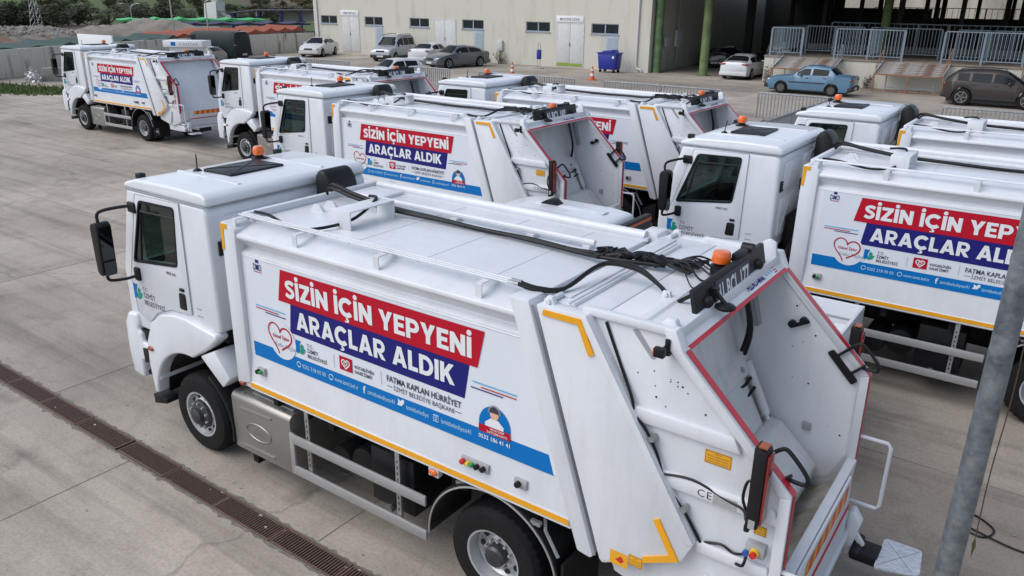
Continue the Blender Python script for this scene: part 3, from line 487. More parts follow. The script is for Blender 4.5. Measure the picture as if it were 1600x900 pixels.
    hz = MB().tube([(1.0, .3, 3.1), (1.1, .22, 3.34), (1.5, .18, 3.30), (2.1, .16, 3.24), (2.8, .18, 3.215), (3.4, .15, 3.21), (4.0, .16, 3.215), (4.5, .10, 3.22), (4.80, .05, 3.25), (4.90, -.02, 3.26), (5.1, .02, 3.30), (5.4, .08, 3.30), (5.6, .10, 3.29)], .026, 10, smooth=8)
    hz.tube([(1.0, .25, 3.0), (1.15, .12, 3.32), (1.6, .08, 3.29), (2.1, .08, 3.24), (3.0, .13, 3.22), (4.0, .11, 3.22), (4.7, .03, 3.23), (5.0, -.06, 3.27), (5.5, .05, 3.27)], .018, 8, smooth=8); hz.obj('roof_hose', HOSE, t)
    MB().tube([(1.18, -.95, 3.27), (1.4, -.93, 3.26), (1.8, -.98, 3.21), (2.05, -.85, 3.21), (2.15, -.45, 3.24), (2.15, -.1, 3.39), (1.9, .05, 3.36)], .017, 8, smooth=8).obj('roof_hose', HOSE, t)
    rhz = MB()
    for dy in (0, .045): rhz.tube([(4.70, -1.09+dy, 3.27), (4.9, -1.07+dy, 3.25), (5.08, -.95+dy, 3.26), (5.16, -.5+dy, 3.36), (5.44, -.42+dy, 3.36), (5.7, -.5, 3.30), (5.84, -.58, 3.24)], .017, 8, smooth=8)
    rhz.obj('roof_hose', HOSE, t); MB().cyl((4.64, -1.09, 3.27), (4.74, -1.09, 3.27), .02, n=8).cyl((4.64, -1.045, 3.27), (4.74, -1.045, 3.27), .02, n=8).obj('hose_fitting', GALV, t)
    tg = MB(); rnd = random.Random(4)
    for k in range(12):
        p = [(4.86+.07*j+rnd.uniform(-.02, .02), .02+rnd.uniform(-.08, .09)+.01*j, 3.28+rnd.uniform(-.03, .05)) for j in range(9)]; tg.tube(p+[(5.55, .1+rnd.uniform(-.1, .1), 3.30), (5.75, .15+rnd.uniform(-.25, .25), 3.27)], rnd.choice((.010, .014, .02)), 6, smooth=3)
    for k in range(7):
        y = rnd.uniform(-.35, .45); tg.tube([(5.55, .08, 3.30), (5.72, (y+.1)/2, 3.36), (5.9, y, 3.28), (6.03, y+rnd.uniform(-.1, .1), 3.28)], rnd.choice((.006, .009)), 5, smooth=5)
    tag(tg.obj('cable_bundle', HOSE, t), kind='stuff')
    # ---------------- tailgate
    tgt = MB().box(5.0, 5.55, -1.12, 1.12, 3.15, 3.215); tgt.v = [(x, y, z) for x, y, z in tgt.v]; g = tgt.obj('tailgate', WHITE2, t, bevel=.012)
    MB().prism([(5.56, 3.14), (5.56, 3.215), (5.80, 3.235), (5.82, 3.255), (5.90, 3.255), (5.92, 3.235), (6.16, 3.235), (6.18, 3.14)], 'y', -1.11, 1.11).obj('tailgate_lid', WHITE2, g, bevel=.006)
    MB().box(5.02, 5.18, -1.0, 1.0, 3.215, 3.228).obj('hinge_cover', WHITE2, g, bevel=.004)
    MB().tube([(5.25, -1.15, 3.235), (5.25, .85, 3.235)], .011, 6).tube([(5.29, -1.15, 3.235), (5.29, .85, 3.235)], .011, 6).obj('hydraulic_pipe', WHITE2, g)
    MB().prism([(5.76, 3.22), (5.86, 3.22), (5.84, 3.30), (5.78, 3.30)], 'y', -.60, -.57).cyl((5.81, -.62, 3.275), (5.81, -.55, 3.275), .02, n=10).obj('lifting_eye', WHITE2, g, bevel=.006)
    for s in (-1, 1):
        m = lambda q: (mir(q) if s == 1 else q)
        m(MB().prism([(5.02, 3.16), (5.08, 3.275), (5.13, 3.275), (5.18, 3.16)], 'y', -1.2, -1.15).cyl((5.1, -1.22, 3.235), (5.1, -1.0, 3.235), .025, n=12)).obj('gate_hinge', WHITE2, g, bevel=.006)
        # slanted side cover
        cv = [(5.02, 3.212), (5.475, 3.225), (6.485, 1.62), (6.405, 1.43), (5.73, 1.09), (5.70, 1.12)]
        m(MB().prism(cv, 'y', -1.262, -1.13)).obj('side_cover', WHITE2, g, bevel=.014)
        fl = [(5.475, 3.225), (6.485, 1.62), (6.42, 1.60), (5.43, 3.18)]; m(MB().prism(fl, 'y', -1.272, -1.25)).obj('cover_flange', WHITE2, g, bevel=.004)
        m(MB().prism([(5.09, 3.145), (5.10, 3.19), (5.44, 3.19), (5.565, 2.93), (5.515, 2.91), (5.41, 3.14)], 'y', -1.2755, -1.2615)).obj('yellow_corner', YEL, g)
        m(MB().prism([(6.10, 1.28), (6.385, 1.425), (6.20, 1.735), (6.15, 1.71), (6.305, 1.445), (6.085, 1.33)], 'y', -1.2755, -1.2615)).obj('yellow_corner', YEL, g)
        # side wall with flanges and ribs
        wall = [(5.25, 3.20), (6.17, 3.265), (6.235, 3.10), (7.105, 2.255), (7.115, 1.30), (7.06, .98), (6.55, .80), (5.80, .98), (5.7, 1.2)]
        m(MB().prism(wall, 'y', -1.16, -1.115)).obj('side_wall', WHITE2, g, bevel=.006)
        m(MB().prism([(6.17, 3.262), (6.238, 3.11), (7.108, 2.258), (7.03, 2.235), (6.12, 3.12), (6.08, 3.258)], 'y', -1.205, -1.10)).obj('edge_flange', WHITE2, g, bevel=.006)
        m(MB().prism([(7.03, 2.235), (7.108, 2.255), (7.118, 1.30), (7.035, 1.28)], 'y', -1.205, -1.10)).obj('edge_flange', WHITE2, g, bevel=.006)
        for nm, q in (('diag', [(6.2445, -1.172, 3.110), (7.1145, -1.172, 2.2575), (7.1145, -1.098, 2.2575), (6.2445, -1.098, 3.110)]), ('vert', [(7.115, -1.172, 2.255), (7.1225, -1.172, 1.30), (7.1225, -1.098, 1.30), (7.115, -1.098, 2.255)])):
            m(MB().add(q, [(0, 1, 2, 3)])).obj('red_edge', REDS, g, recalc=False)

        for (x0, x1, z0, z1, dx) in ((5.86, 6.70, 2.455, 2.575, .07), (6.12, 7.03, 1.99, 2.115, .07), (6.45, 7.03, 1.52, 1.62, .03)):
            m(MB().prism([(x0, z1), (x1-dx*.4, z1), (x1+dx*.5, z0), (x0+dx, z0)], 'y', -1.205, -1.15)).obj('side_rib', WHITE2, g, bevel=.018)
        m(MB().box(5.40, 6.15, -1.19, -1.12, 3.20, 3.262)).obj('top_rail', WHITE2, g, bevel=.012)
        m(MB().prism(round_poly([(5.81, 3.175), (5.86, 3.185), (6.025, 2.99), (5.985, 2.975)], .02), 'y', -1.1625, -1.155)).obj('slot', GREYP, g)
        m(MB().tube([(5.60, -1.172, 3.18), (5.74, -1.172, 2.87), (5.87, -1.20, 2.63), (5.90, -1.216, 2.52), (6.0, -1.216, 2.43), (6.10, -1.20, 2.25), (6.17, -1.216, 2.10), (6.24, -1.216, 1.98), (6.38, -1.19, 1.8), (6.53, -1.19, 1.58)], .012, 6, smooth=4)).obj('cable', HOSE, g)
        m(MB().tube([(6.15, -1.21, 2.09), (6.4, -1.20, 2.13), (6.65, -1.20, 2.07), (6.80, -1.22, 2.05), (6.84, -1.26, 2.0)], .010, 6, smooth=4).tube([(6.5, -1.17, 1.6), (6.66, -1.18, 1.66), (6.76, -1.18, 1.63), (6.86, -1.2, 1.68)], .010, 6, smooth=4)).obj('cable', HOSE, g)
        for (x, z) in ((5.98, 2.33), (6.28, 1.83)): m(MB().bar((x-.03, -1.22, z-.03), (x+.09, -1.22, z+.04), .03, .035).cyl((x+.09, -1.17, z+.04), (x+.09, -1.25, z+.04), .022, n=8)).obj('latch', GALV, g)
        dots = MB(); rr_ = random.Random(3 if s < 0 else 5)
        for k in range(17): 
            x = rr_.uniform(5.85, 6.6); z = rr_.uniform(2.62, 2.9); 
            if z < 3.2-(x-5.8)*.8: dots.cyl((x, -1.161, z), (x, -1.1625, z), rr_.choice((.004, .006, .009)), n=7)
        tag(m(dots).obj('drill_holes', RIMD, g), kind='stuff')
        # position lamp, tail lamp, handles
        m(MB().box(6.10, 6.14, -1.22, -1.16, 3.06, 3.19).cyl((6.11, -1.17, 3.125), (6.11, -1.30, 3.125), .018, n=8).box(6.07, 6.15, -1.345, -1.29, 3.09, 3.16)).obj('position_lamp', BLACK, t, bevel=.008)
        m(MB().box(6.066, 6.074, -1.34, -1.295, 3.095, 3.155)).obj('position_lens', ORANGE, t)
        tl = m(MB().prism([(6.860, 2.02), (6.950, 2.02), (6.950, 2.63), (6.860, 2.65)], 'y', -1.36, -1.225).box(6.850, 6.890, -1.34, -1.2, 1.96, 2.02)).obj('tail_lamp', BLACK, t, bevel=.012)
        lens = m(MB().box(6.951, 6.970, -1.345, -1.24, 2.06, 2.60)).obj('red_lens', REDL, tl, bevel=.006); m(MB().box(6.880, 6.940, -1.335, -1.25, 2.645, 2.655)).obj('amber_lens', AMBD, tl)
        m(MB().box(6.885, 6.930, -1.363, -1.359, 2.02, 2.09)).obj('maker_mark', GREY, tl)
        m(MB().tube([(6.870, -1.3, 2.36), (6.830, -1.31, 2.34), (6.815, -1.31, 2.2), (6.850, -1.28, 2.08)], .011, 6, smooth=4)).obj('lamp_cable', HOSE, tl)
        hb_ = MB().prism(round_poly([(6.72, 2.40), (6.77, 2.44), (7.02, 2.19), (6.97, 2.14)], .02), 'y', -1.10, -1.08).bar((6.80, -1.09, 2.38), (6.92, -1.09, 2.50), .02, .05, (0, 1, 0)).bar((6.94, -1.09, 2.24), (7.06, -1.09, 2.36), .02, .05, (0, 1, 0))
        hb_.tube([(6.88, -1.09, 2.46), (6.98, -1.09, 2.55), (7.04, -1.09, 2.53), (7.16, -1.09, 2.40), (7.16, -1.09, 2.33), (7.04, -1.09, 2.33)], .016, 8, smooth=4); m(hb_).obj('grab_handle', BLACKM, t, bevel=0)
        m(MB().tube([(7.09, -1.16, 1.62), (7.36, -1.16, 1.62), (7.39, -1.16, 1.58), (7.39, -1.16, .96), (7.36, -1.16, .91), (7.12, -1.16, .91)], .019, 8)).obj('tube_handle', WHITE2, t)
        m(MB().prism([(5.75, 3.08), (6.22, 3.08), (7.03, 2.235), (7.035, 1.42), (6.9, 1.12), (6.5, .96), (6.1, 1.05), (5.8, 1.5)], 'y', -1.1145, -1.1105)).obj('inner_liner', LINER, g)
        m(MB().tube([(6.20, -1.10, 3.08), (6.62, -1.106, 2.66), (7.02, -1.106, 2.25), (7.03, -1.106, 1.45)], .007, 5)).obj('weld_bead', WHITE2, g)
        dt = MB(); r5 = random.Random(8)
        for k in range(16):
            x = r5.uniform(6.25, 6.95); z = r5.uniform(1.5, 2.85)
            if z < 3.02-(x-6.24)*.95: dt.cyl((x, -1.1105, z), (x, -1.1085, z), r5.choice((.004, .006, .010)), n=7)
        tag(m(dt).obj('drill_holes', RIMD, g), kind='stuff')
        m(MB().bar((5.93, -1.07, 2.98), (6.06, -1.07, 2.52), .05, .10, (0, 1, 0))).obj('guide_rail', GREYP, g)
        m(MB().tube([(6.0, -.55, 2.05), (6.08, -.75, 1.98), (6.10, -.92, 2.02)], .017, 6, smooth=4)).obj('hose', HOSE, g); m(MB().tube([(6.04, -.55, 1.95), (6.12, -.75, 1.88), (6.15, -.92, 1.93)], .017, 6, smooth=4)).obj('hose', HOSE, g)
        for q in ((6.0, 2.12), (5.93, 2.17), (6.28, 1.58)): m(MB().cyl((q[0]+.03, -.80, q[1]), (q[0]+.055, -.80, q[1]+.015), .03, n=12)).obj('pin', GALV, g)
        cy = MB().cyl((6.02, -.97, 2.16), (6.27, -.97, 1.66), .05, n=14).cyl((6.27, -.97, 1.66), (6.33, -.97, 1.54), .028, n=10).cyl((6.33, -1.03, 1.54), (6.33, -.91, 1.54), .05, n=14); m(cy).obj('ram', WHITED, g)
        m(MB().tube([(5.95, -.8, 3.0), (6.05, -.82, 2.6), (6.0, -.86, 2.3)], .02, 6, smooth=4).tube([(6.0, -.72, 3.0), (6.1, -.74, 2.6), (6.05, -.8, 2.3)], .02, 6, smooth=4)).obj('hose', HOSE, g)
        m(MB().box(6.37, 6.40, -1.11, -1.08, 2.60, 2.62).cyl((6.37, -1.11, 2.60), (6.37, -1.06, 2.60), .035, n=10).cyl((6.47, -1.11, 2.655), (6.47, -1.06, 2.655), .035, n=10).bar((6.36, -1.085, 2.57), (6.52, -1.085, 2.66), .02, .035)).obj('lamp_bracket', BLACKM, t)
    # hopper, header, packer blade
    MB().prism([(6.0, 3.15), (6.04, 3.20), (6.11, 3.205), (6.25, 3.108), (6.235, 3.08), (6.1, 3.08)], 'y', -1.115, 1.115).obj('header', WHITE2, g, bevel=.006)
    MB().add([(6.2555, -1.10, 3.106), (6.2555, 1.10, 3.106), (6.227, 1.10, 3.126), (6.227, -1.10, 3.126)], [(0, 1, 2, 3)]).obj('red_edge', REDS, g)
    hd = MB().add([(6.2245, .20, 3.1285), (6.2245, .94, 3.1285), (6.127, .94, 3.196), (6.127, .20, 3.196)], [(0, 1, 2, 3)]).obj('maker_sticker', LETTERW, g)
    up = V((-.14, 0, .097)); HP = lambda f: (6.2262-.0975*f, 3.1308+.0675*f); MB().text('HİDRO-MAK', .06, (HP(.2)[0], .215, HP(.2)[1]), (0, 1, 0), up, off=.035, width=.42).obj('lettering', BLUE, g, smooth=0, recalc=False)
    mk = MB()
    for k in range(3):
        for j in range(2): mk.text('•', .06, (HP(.15+.4*j)[0], .68+.06*k, HP(.15+.4*j)[1]), (0, 1, 0), up, off=.05)
    tag(mk.obj('sticker_marks', CYANL, g, smooth=0, recalc=False), kind='stuff'); ms = MB()
    for k in range(4): ms.bar((HP(.15+.2*k)[0], .86, HP(.15+.2*k)[1]), (HP(.15+.2*k)[0], .93, HP(.15+.2*k)[1]), .010, .003)
    ms.obj('sticker_mark', RED, g)
    MB().prism([(5.62, 3.10), (5.72, 3.10), (5.98, 2.26), (5.90, 2.20)], 'y', -1.1, 1.1).obj('carriage_plate', WHITED, g, bevel=.01)
    MB().prism([(5.78, 2.24), (5.98, 2.27), (6.08, 2.06), (6.02, 1.95), (5.84, 2.05)], 'y', -1.05, 1.05).obj('carriage_beam', WHITED, g, bevel=.02)
    MB().prism([(5.98, 2.0), (6.06, 2.03), (6.32, 1.56), (6.25, 1.5)], 'y', -.86, .86).obj('blade_upper', WHITED, g, bevel=.015)
    MB().prism([(6.22, 1.53), (6.30, 1.62), (6.42, 1.60), (6.80, 1.25), (6.80, 1.15), (6.74, 1.12), (6.2, 1.4)], 'y', -1.05, 1.05).obj('packer_blade', WHITED, g, bevel=.025)
    hp = [(7.10, 1.37), (7.0, 1.1), (6.8, .97), (6.5, .90), (6.2, .95), (5.9, 1.15), (5.75, 1.4)]; hv = [(x, y, z) for y in (-1.11, 1.11) for x, z in hp]; n = len(hp)
    MB().add(hv, [(i, i+1, n+i+1, n+i) for i in range(n-1)]).obj('hopper_floor', GRIME, g)
    MB().prism([(5.7, 1.12), (5.9, .95), (6.25, .82), (6.5, .78), (6.85, .86), (7.1, 1.0), (7.13, 1.28), (7.13, 1.36), (7.09, 1.36), (7.0, 1.08), (6.8, .95), (6.5, .885), (6.2, .93), (5.9, 1.13), (5.75, 1.35)], 'y', -1.112, 1.112).obj('hopper_shell', WHITE2, g, bevel=.01)
    MB().box(7.05, 7.135, -1.10, 1.10, 1.345, 1.40).obj('hopper_lip', WHITE2, g, bevel=.012)
    ap = MB().prism([(7.14, 1.385), (7.165, 1.385), (7.185, .80), (7.15, .80)], 'y', -.80, .80).obj('rear_apron', WHITE2, g, bevel=.008)
    for k in range(12):
        y0 = -.66+k*.11; MB().add([(7.1745, y0, 1.21), (7.1745, y0+.109, 1.21), (7.1695, y0+.159, 1.345), (7.1695, y0+.05, 1.345)], [(0, 1, 2, 3)]).obj('chevron', REDO if k % 2 else YEL, ap); 
    MB().box(7.176, 7.186, -.80, .80, 1.055, 1.085).obj('red_edge', REDS, ap)
    fr = MB().box(7.10, 7.22, -1.1, 1.1, .70, .78)
    for y in (-1.05, -.5, .5, 1.05): fr.box(6.2, 7.15, y-.04, y+.04, .62, .84)
    fr.obj('rear_bumper_frame', WHITE2, g, bevel=.01)
    for s in (-1, 1):
        m = lambda q: (mir(q) if s == 1 else q)
        sp = m(MB().prism([(7.20, .52), (7.24, .52), (7.30, .86), (7.22, .98), (7.18, .96)], 'y', -1.0, -.86).bar((7.2, -.93, .8), (7.34, -.93, .62), .05, .05)).obj('step_arm', WHITE2, t, bevel=.006)
        m(MB().box(7.26, 7.50, -1.04, -.80, .52, .62).cyl((7.3, -1.08, .60), (7.3, -.76, .60), .045, n=12)).obj('step_hinge', BLACKM, t, bevel=.012)
        stp = m(MB().prism(round_poly([(7.49, -1.20), (7.82, -1.20), (7.86, -.80), (7.49, -.68)], .05), 'z', .585, .612)).obj('foot_step', FILM, t, bevel=.006)
        m(MB().bar((7.52, -1.15, .6135), (7.80, -.80, .6135), .007, .003).bar((7.80, -1.16, .6135), (7.52, -.74, .6135), .007, .003)).obj('film_line', GREYP, stp)
    bl = empty('warning_beacon', (5.96, .14, 3.25)); bl.parent = t
    MB().lathe([(.085, .0), (.085, .10), (.05, .11), (.055, .13)], (0, 0, 0), 'z', 16).box(-.03, .15, -.03, .03, .0, .04).obj('beacon_base', BLACK, bl); MB().lathe([(.078, .13), (.08, .16), (.074, .205), (.066, .225), (.02, .23)], (0, 0, 0), 'z', 18).obj('beacon_lens', ORANGE, bl)
    cp = MB().prism([(6.085, 3.105), (6.125, 3.105), (6.125, 3.385), (6.085, 3.385)], 'y', -.755, .80); cp.v = [(x-.02+.05*(3.345-z)/.22, y, z+.025) for x, y, z in cp.v]; pb = cp.obj('plate_board', BLACKM, t, bevel=.006)
    for y in (-.55, .6): MB().lathe([(.055, 0), (.05, .03), (.02, .05)], (6.125, y, 3.27), 'x', 14).obj('board_lamp', BLACK, pb)
    MB().box(6.11, 6.17, -.47, -.41, 3.25, 3.36).ball((6.24, -.44, 3.22), .085, .085, .03).tube([(6.15, -.44, 3.33), (6.24, -.44, 3.24)], .018, 6).obj('work_lamp', BLACK, pb)
    MB().box(6.02, 6.09, .20, .42, 3.38, 3.45).obj('camera_unit', BLACK, pb, bevel=.01); MB().cyl((6.0, .52, 3.42), (6.10, .52, 3.42), .05, n=12).obj('board_lamp', BLACK, pb)
    for y in (-.6, -.05, .66): MB().bar((5.92, y, 3.24), (6.08, y, 3.36), .03, .03).obj('board_stay', BLACKM, pb)
    MB().prism([(5.99, 3.22), (6.16, 3.22), (6.14, 3.36), (6.08, 3.39), (6.02, 3.36)], 'y', 1.03, 1.07).obj('lifting_ear', WHITE2, g, bevel=.01); MB().prism([(5.99, 3.22), (6.16, 3.22), (6.12, 3.30), (6.05, 3.30)], 'y', -1.12, -1.05).obj('lifting_ear', WHITE2, g, bevel=.01)
    # stickers, plates and control box on the left wall
    yy = -1.163
    def sticker(x0, x1, z0, z1, mt, lines, y=yy, nm='sticker'):
        o = MB().sheet([(x0, z0), (x1, z0), (x1, z1), (x0, z1)], 'y', y).obj(nm, mt, t)
        if lines:
            k = MB().tube([(x0+.006, y-.001, z0+.006), (x1-.006, y-.001, z0+.006), (x1-.006, y-.001, z1-.006), (x0+.006, y-.001, z1-.006)], .002, 4, closed=True)
            for q in range(lines): zz = z1-(q+1)*(z1-z0)/(lines+1); k.text('DİKKAT' if q == 0 else random.choice(('ARAÇ ÇALIŞIRKEN YAKLAŞMAYIN', 'ÇALIŞMA ALANINDA DURMAYIN')), (z1-z0)*.09, ((x0+x1)/2, y-.001, zz-.004), align='C', width=(x1-x0)*(.25 if q == 0 else .8))
            k.obj('sticker_print', TEXTD, o, smooth=0, recalc=False)
    sticker(6.46, 6.66, 2.29, 2.40, STICK, 4); sticker(6.88, 6.97, 1.85, 1.93, STICK, 2); sticker(5.80, 5.96, 1.14, 1.27, STICK, 0, -1.2635); sticker(5.965, 6.09, 1.20, 1.30, STICK, 3, -1.2635)
    MB().prism([(5.85, 1.19), (5.90, 1.24), (5.93, 1.2), (5.90, 1.17)], 'y', -1.2645, -1.264).obj('sticker_print', BTNR, t)
    MB().text('CE', .065, (6.45, -1.2065, 2.02), off=.0, sp=1.2).obj('lettering', TEXTD, t, smooth=0, recalc=False); sticker(6.57, 6.75, 2.0, 2.085, GREY, 0, -1.2065, 'type_plate')
    cb = MB().box(6.85, 6.99, -1.23, -1.15, 1.70, 1.80).obj('control_box', GREY, t, bevel=.006)
    for x, z, mt, r in ((6.865, 1.72, BTNB, .024), (6.925, 1.745, BTNY, .034)): MB().cyl((x, -1.22, z), (x, -1.255, z), r, n=14).obj('push_button', mt, cb)
    MB().cyl((6.925, -1.25, 1.745), (6.925, -1.285, 1.745), .024, n=14).obj('push_button', BTNR, cb)
    MB().tube([(6.87, -1.23, 1.70), (6.86, -1.26, 1.62), (6.8, -1.22, 1.58)], .012, 6, smooth=4).obj('cable', HOSE, cb)
    MB().box(6.60, 6.68, 1.075, 1.115, 1.55, 1.63).obj('inner_socket', GREY, t, bevel=.006)
    MB().cyl((6.6, -1.17, 1.35), (6.5, -1.2, .95), .035, n=12).cyl((6.5, -1.2, .95), (6.4, -1.2, .8), .02, n=8).obj('gas_strut', WHITE2, t)
    return t
def add_plate(t, s):
    o = MB().add([(6.1560, -.36, 3.172), (6.1560, .38, 3.172), (6.1095, .38, 3.378), (6.1095, -.36, 3.378)], [(0, 1, 2, 3)]).obj('number_plate', TEXTD, t)
    MB().text(s, .145, (6.1515, -.34, 3.203), (0, 1, 0), (-.0465, 0, .206), off=.03, width=.70).obj('lettering', LETTERW, o, smooth=0, recalc=False)
TRUCKS = [((0, 0), '41 BCL 177', 'nearest white garbage truck, whole banner side and open tailgate filling the foreground'),
          ((-6.477, 7.442), '41 BCL 187', 'white garbage truck in the middle row, its whole banner readable behind the nearest truck'),
          ((-26.11, 12.04), '41 BCL 186', 'white garbage truck farthest left, standing alone with its rear turned to view'),
          ((-15.018, 11.892), '41 BCL 188', 'white garbage truck second from the left, its banner half hidden by another cab'),
          ((-5.064, 11.66), '41 BCL 179', 'white garbage truck in the back row, only the end of its red banner showing'),
          ((4.023, 7.036), '41 BCL 178', 'white garbage truck at the right with a large cut-off banner behind the lamp post'),
          ((4.452, 11.68), '41 BCL 182', 'white garbage truck farthest right in the back row, mostly cab and roof showing')]
proto = build_truck()
trucks = [proto]+[copy_tree(proto) for _ in TRUCKS[1:]]
for o, ((x, y), pl, lab) in zip(trucks, TRUCKS):
    o.location = (x, y, 0); tag(o, lab, 'garbage truck', 'white garbage trucks parked in rows'); add_plate(o, pl)
MB().prism([(6.02, 3.06), (6.10, 3.07), (6.38, 2.62), (6.66, 2.05), (6.98, 1.50), (7.04, 1.36), (6.96, 1.30), (6.58, 2.0), (6.30, 2.58)], 'y', -1.06, 1.06).obj('packer_plate', WHITE2, trucks[2], bevel=.015)
# ------------------------------------------------------------------ ground, drain, walls, building
def concrete(name, c1, c2, c3, crack=True):
    m = bpy.data.materials.new(name); m.use_nodes = True; nt = m.node_tree; b = nt.nodes['Principled BSDF']; N = nt.nodes.new; L = nt.links.new
    tc = N('ShaderNodeTexCoord'); n1 = N('ShaderNodeTexNoise'); n1.inputs['Scale'].default_value = .22; n1.inputs['Detail'].default_value = 9; n1.inputs['Roughness'].default_value = .62; L(tc.outputs['Object'], n1.inputs['Vector'])
    r1 = N('ShaderNodeValToRGB'); r1.color_ramp.elements[0].position = .34; r1.color_ramp.elements[0].color = (*c2, 1); r1.color_ramp.elements[1].position = .60; r1.color_ramp.elements[1].color = (*c1, 1); L(n1.outputs['Fac'], r1.inputs[0])
    n2 = N('ShaderNodeTexNoise'); n2.inputs['Scale'].default_value = 1.3; n2.inputs['Detail'].default_value = 10; n2.inputs['Roughness'].default_value = .7; n2.inputs['Distortion'].default_value = .6; L(tc.outputs['Object'], n2.inputs['Vector'])
    r2 = N('ShaderNodeValToRGB'); r2.color_ramp.elements[0].position = .26; r2.color_ramp.elements[0].color = (.62, .60, .58, 1); r2.color_ramp.elements[1].position = .5; r2.color_ramp.elements[1].color = (1, 1, 1, 1); L(n2.outputs['Fac'], r2.inputs[0])
    m1 = N('ShaderNodeMix'); m1.data_type = 'RGBA'; m1.blend_type = 'MULTIPLY'; m1.inputs[0].default_value = .75; L(r1.outputs[0], m1.inputs[6]); L(r2.outputs[0], m1.inputs[7])
    n3 = N('ShaderNodeTexNoise'); n3.inputs['Scale'].default_value = 26; n3.inputs['Detail'].default_value = 8; n3.inputs['Roughness'].default_value = .75; L(tc.outputs['Object'], n3.inputs['Vector'])
    r3 = N('ShaderNodeValToRGB'); r3.color_ramp.elements[0].position = .33; r3.color_ramp.elements[0].color = (.70, .69, .68, 1); r3.color_ramp.elements[1].position = .58; r3.color_ramp.elements[1].color = (1.06, 1.06, 1.06, 1); L(n3.outputs['Fac'], r3.inputs[0])
    m2 = N('ShaderNodeMix'); m2.data_type = 'RGBA'; m2.blend_type = 'MULTIPLY'; m2.inputs[0].default_value = .8; L(m1.outputs[2], m2.inputs[6]); L(r3.outputs[0], m2.inputs[7]); out = m2.outputs[2]
    for st, rot, p0, p1, dk in (((.10, 2.4, 1), .03, .32, .50, .64), ((.16, 1.5, 1), .9, .27, .44, .68), ((.06, .10, 1), 0, .38, .62, .60), ((.7, .6, 1), .4, .29, .40, .58)):
        mq = N('ShaderNodeMapping'); mq.inputs['Scale'].default_value = st; mq.inputs['Rotation'].default_value = (0, 0, rot); L(tc.outputs['Object'], mq.inputs[0]); nq = N('ShaderNodeTexNoise'); nq.inputs['Scale'].default_value = 1; nq.inputs['Detail'].default_value = 7; nq.inputs['Roughness'].default_value = .6; nq.inputs['Distortion'].default_value = .4; L(mq.outputs[0], nq.inputs['Vector'])
        rq = N('ShaderNodeValToRGB'); rq.color_ramp.elements[0].position = p0; rq.color_ramp.elements[0].color = (dk, dk*.985, dk*.97, 1); rq.color_ramp.elements[1].position = p1; rq.color_ramp.elements[1].color = (1, 1, 1, 1); L(nq.outputs['Fac'], rq.inputs[0])
        mz = N('ShaderNodeMix'); mz.data_type = 'RGBA'; mz.blend_type = 'MULTIPLY'; mz.inputs[0].default_value = .85; L(out, mz.inputs[6]); L(rq.outputs[0], mz.inputs[7]); out = mz.outputs[2]
    fm_ = N('ShaderNodeMapping'); fm_.inputs['Location'].default_value = (-.45, -.63, 0); fm_.inputs['Scale'].default_value = (1/5.6, 1/6.2, 0); L(tc.outputs['Object'], fm_.inputs[0]); fl_ = N('ShaderNodeVectorMath'); fl_.operation = 'FLOOR'; L(fm_.outputs[0], fl_.inputs[0]); wn_ = N('ShaderNodeTexWhiteNoise'); wn_.noise_dimensions = '3D'; L(fl_.outputs[0], wn_.inputs['Vector']); mr_ = N('ShaderNodeMapRange'); mr_.inputs[3].default_value = .84; mr_.inputs[4].default_value = 1.05; L(wn_.outputs['Value'], mr_.inputs[0])
    ms_ = N('ShaderNodeVectorMath'); ms_.operation = 'SCALE'; L(out, ms_.inputs[0]); L(mr_.outputs[0], ms_.inputs[3]); out = ms_.outputs[0]
    # oil spots
    n4 = N('ShaderNodeTexNoise'); n4.inputs['Scale'].default_value = .9; n4.inputs['Detail'].default_value = 4; mp = N('ShaderNodeMapping'); mp.inputs['Location'].default_value = (17, 5, 3); L(tc.outputs['Object'], mp.inputs[0]); L(mp.outputs[0], n4.inputs['Vector'])
    r4 = N('ShaderNodeValToRGB'); r4.color_ramp.elements[0].position = .66; r4.color_ramp.elements[0].color = (0, 0, 0, 1); r4.color_ramp.elements[1].position = .78; r4.color_ramp.elements[1].color = (1, 1, 1, 1); L(n4.outputs['Fac'], r4.inputs[0])
    m3 = N('ShaderNodeMix'); m3.data_type = 'RGBA'; L(r4.outputs[0], m3.inputs[0]); L(out, m3.inputs[6]); m3.inputs[7].default_value = (*c3, 1); out = m3.outputs[2]
    if crack:
        mp2 = N('ShaderNodeMapping'); L(tc.outputs['Object'], mp2.inputs[0]); nd = N('ShaderNodeTexNoise'); nd.inputs['Scale'].default_value = 1.1; nd.inputs['Detail'].default_value = 6; L(tc.outputs['Object'], nd.inputs['Vector'])
        ad = N('ShaderNodeVectorMath'); ad.operation = 'MULTIPLY_ADD'; ad.inputs[1].default_value = (1.4, 1.4, 0); L(nd.outputs['Color'], ad.inputs[0]); L(mp2.outputs[0], ad.inputs[2])
        vo = N('ShaderNodeTexVoronoi'); vo.feature = 'DISTANCE_TO_EDGE'; vo.inputs['Scale'].default_value = .085; L(ad.outputs[0], vo.inputs['Vector'])
        rc = N('ShaderNodeValToRGB'); rc.color_ramp.elements[0].position = 0; rc.color_ramp.elements[0].color = (.55, .54, .52, 1); rc.color_ramp.elements[1].position = .0019; rc.color_ramp.elements[1].color = (1, 1, 1, 1); L(vo.outputs[0], rc.inputs[0])
        m4 = N('ShaderNodeMix'); m4.data_type = 'RGBA'; m4.blend_type = 'MULTIPLY'; m4.inputs[0].default_value = .6; L(out, m4.inputs[6]); L(rc.outputs[0], m4.inputs[7]); out = m4.outputs[2]
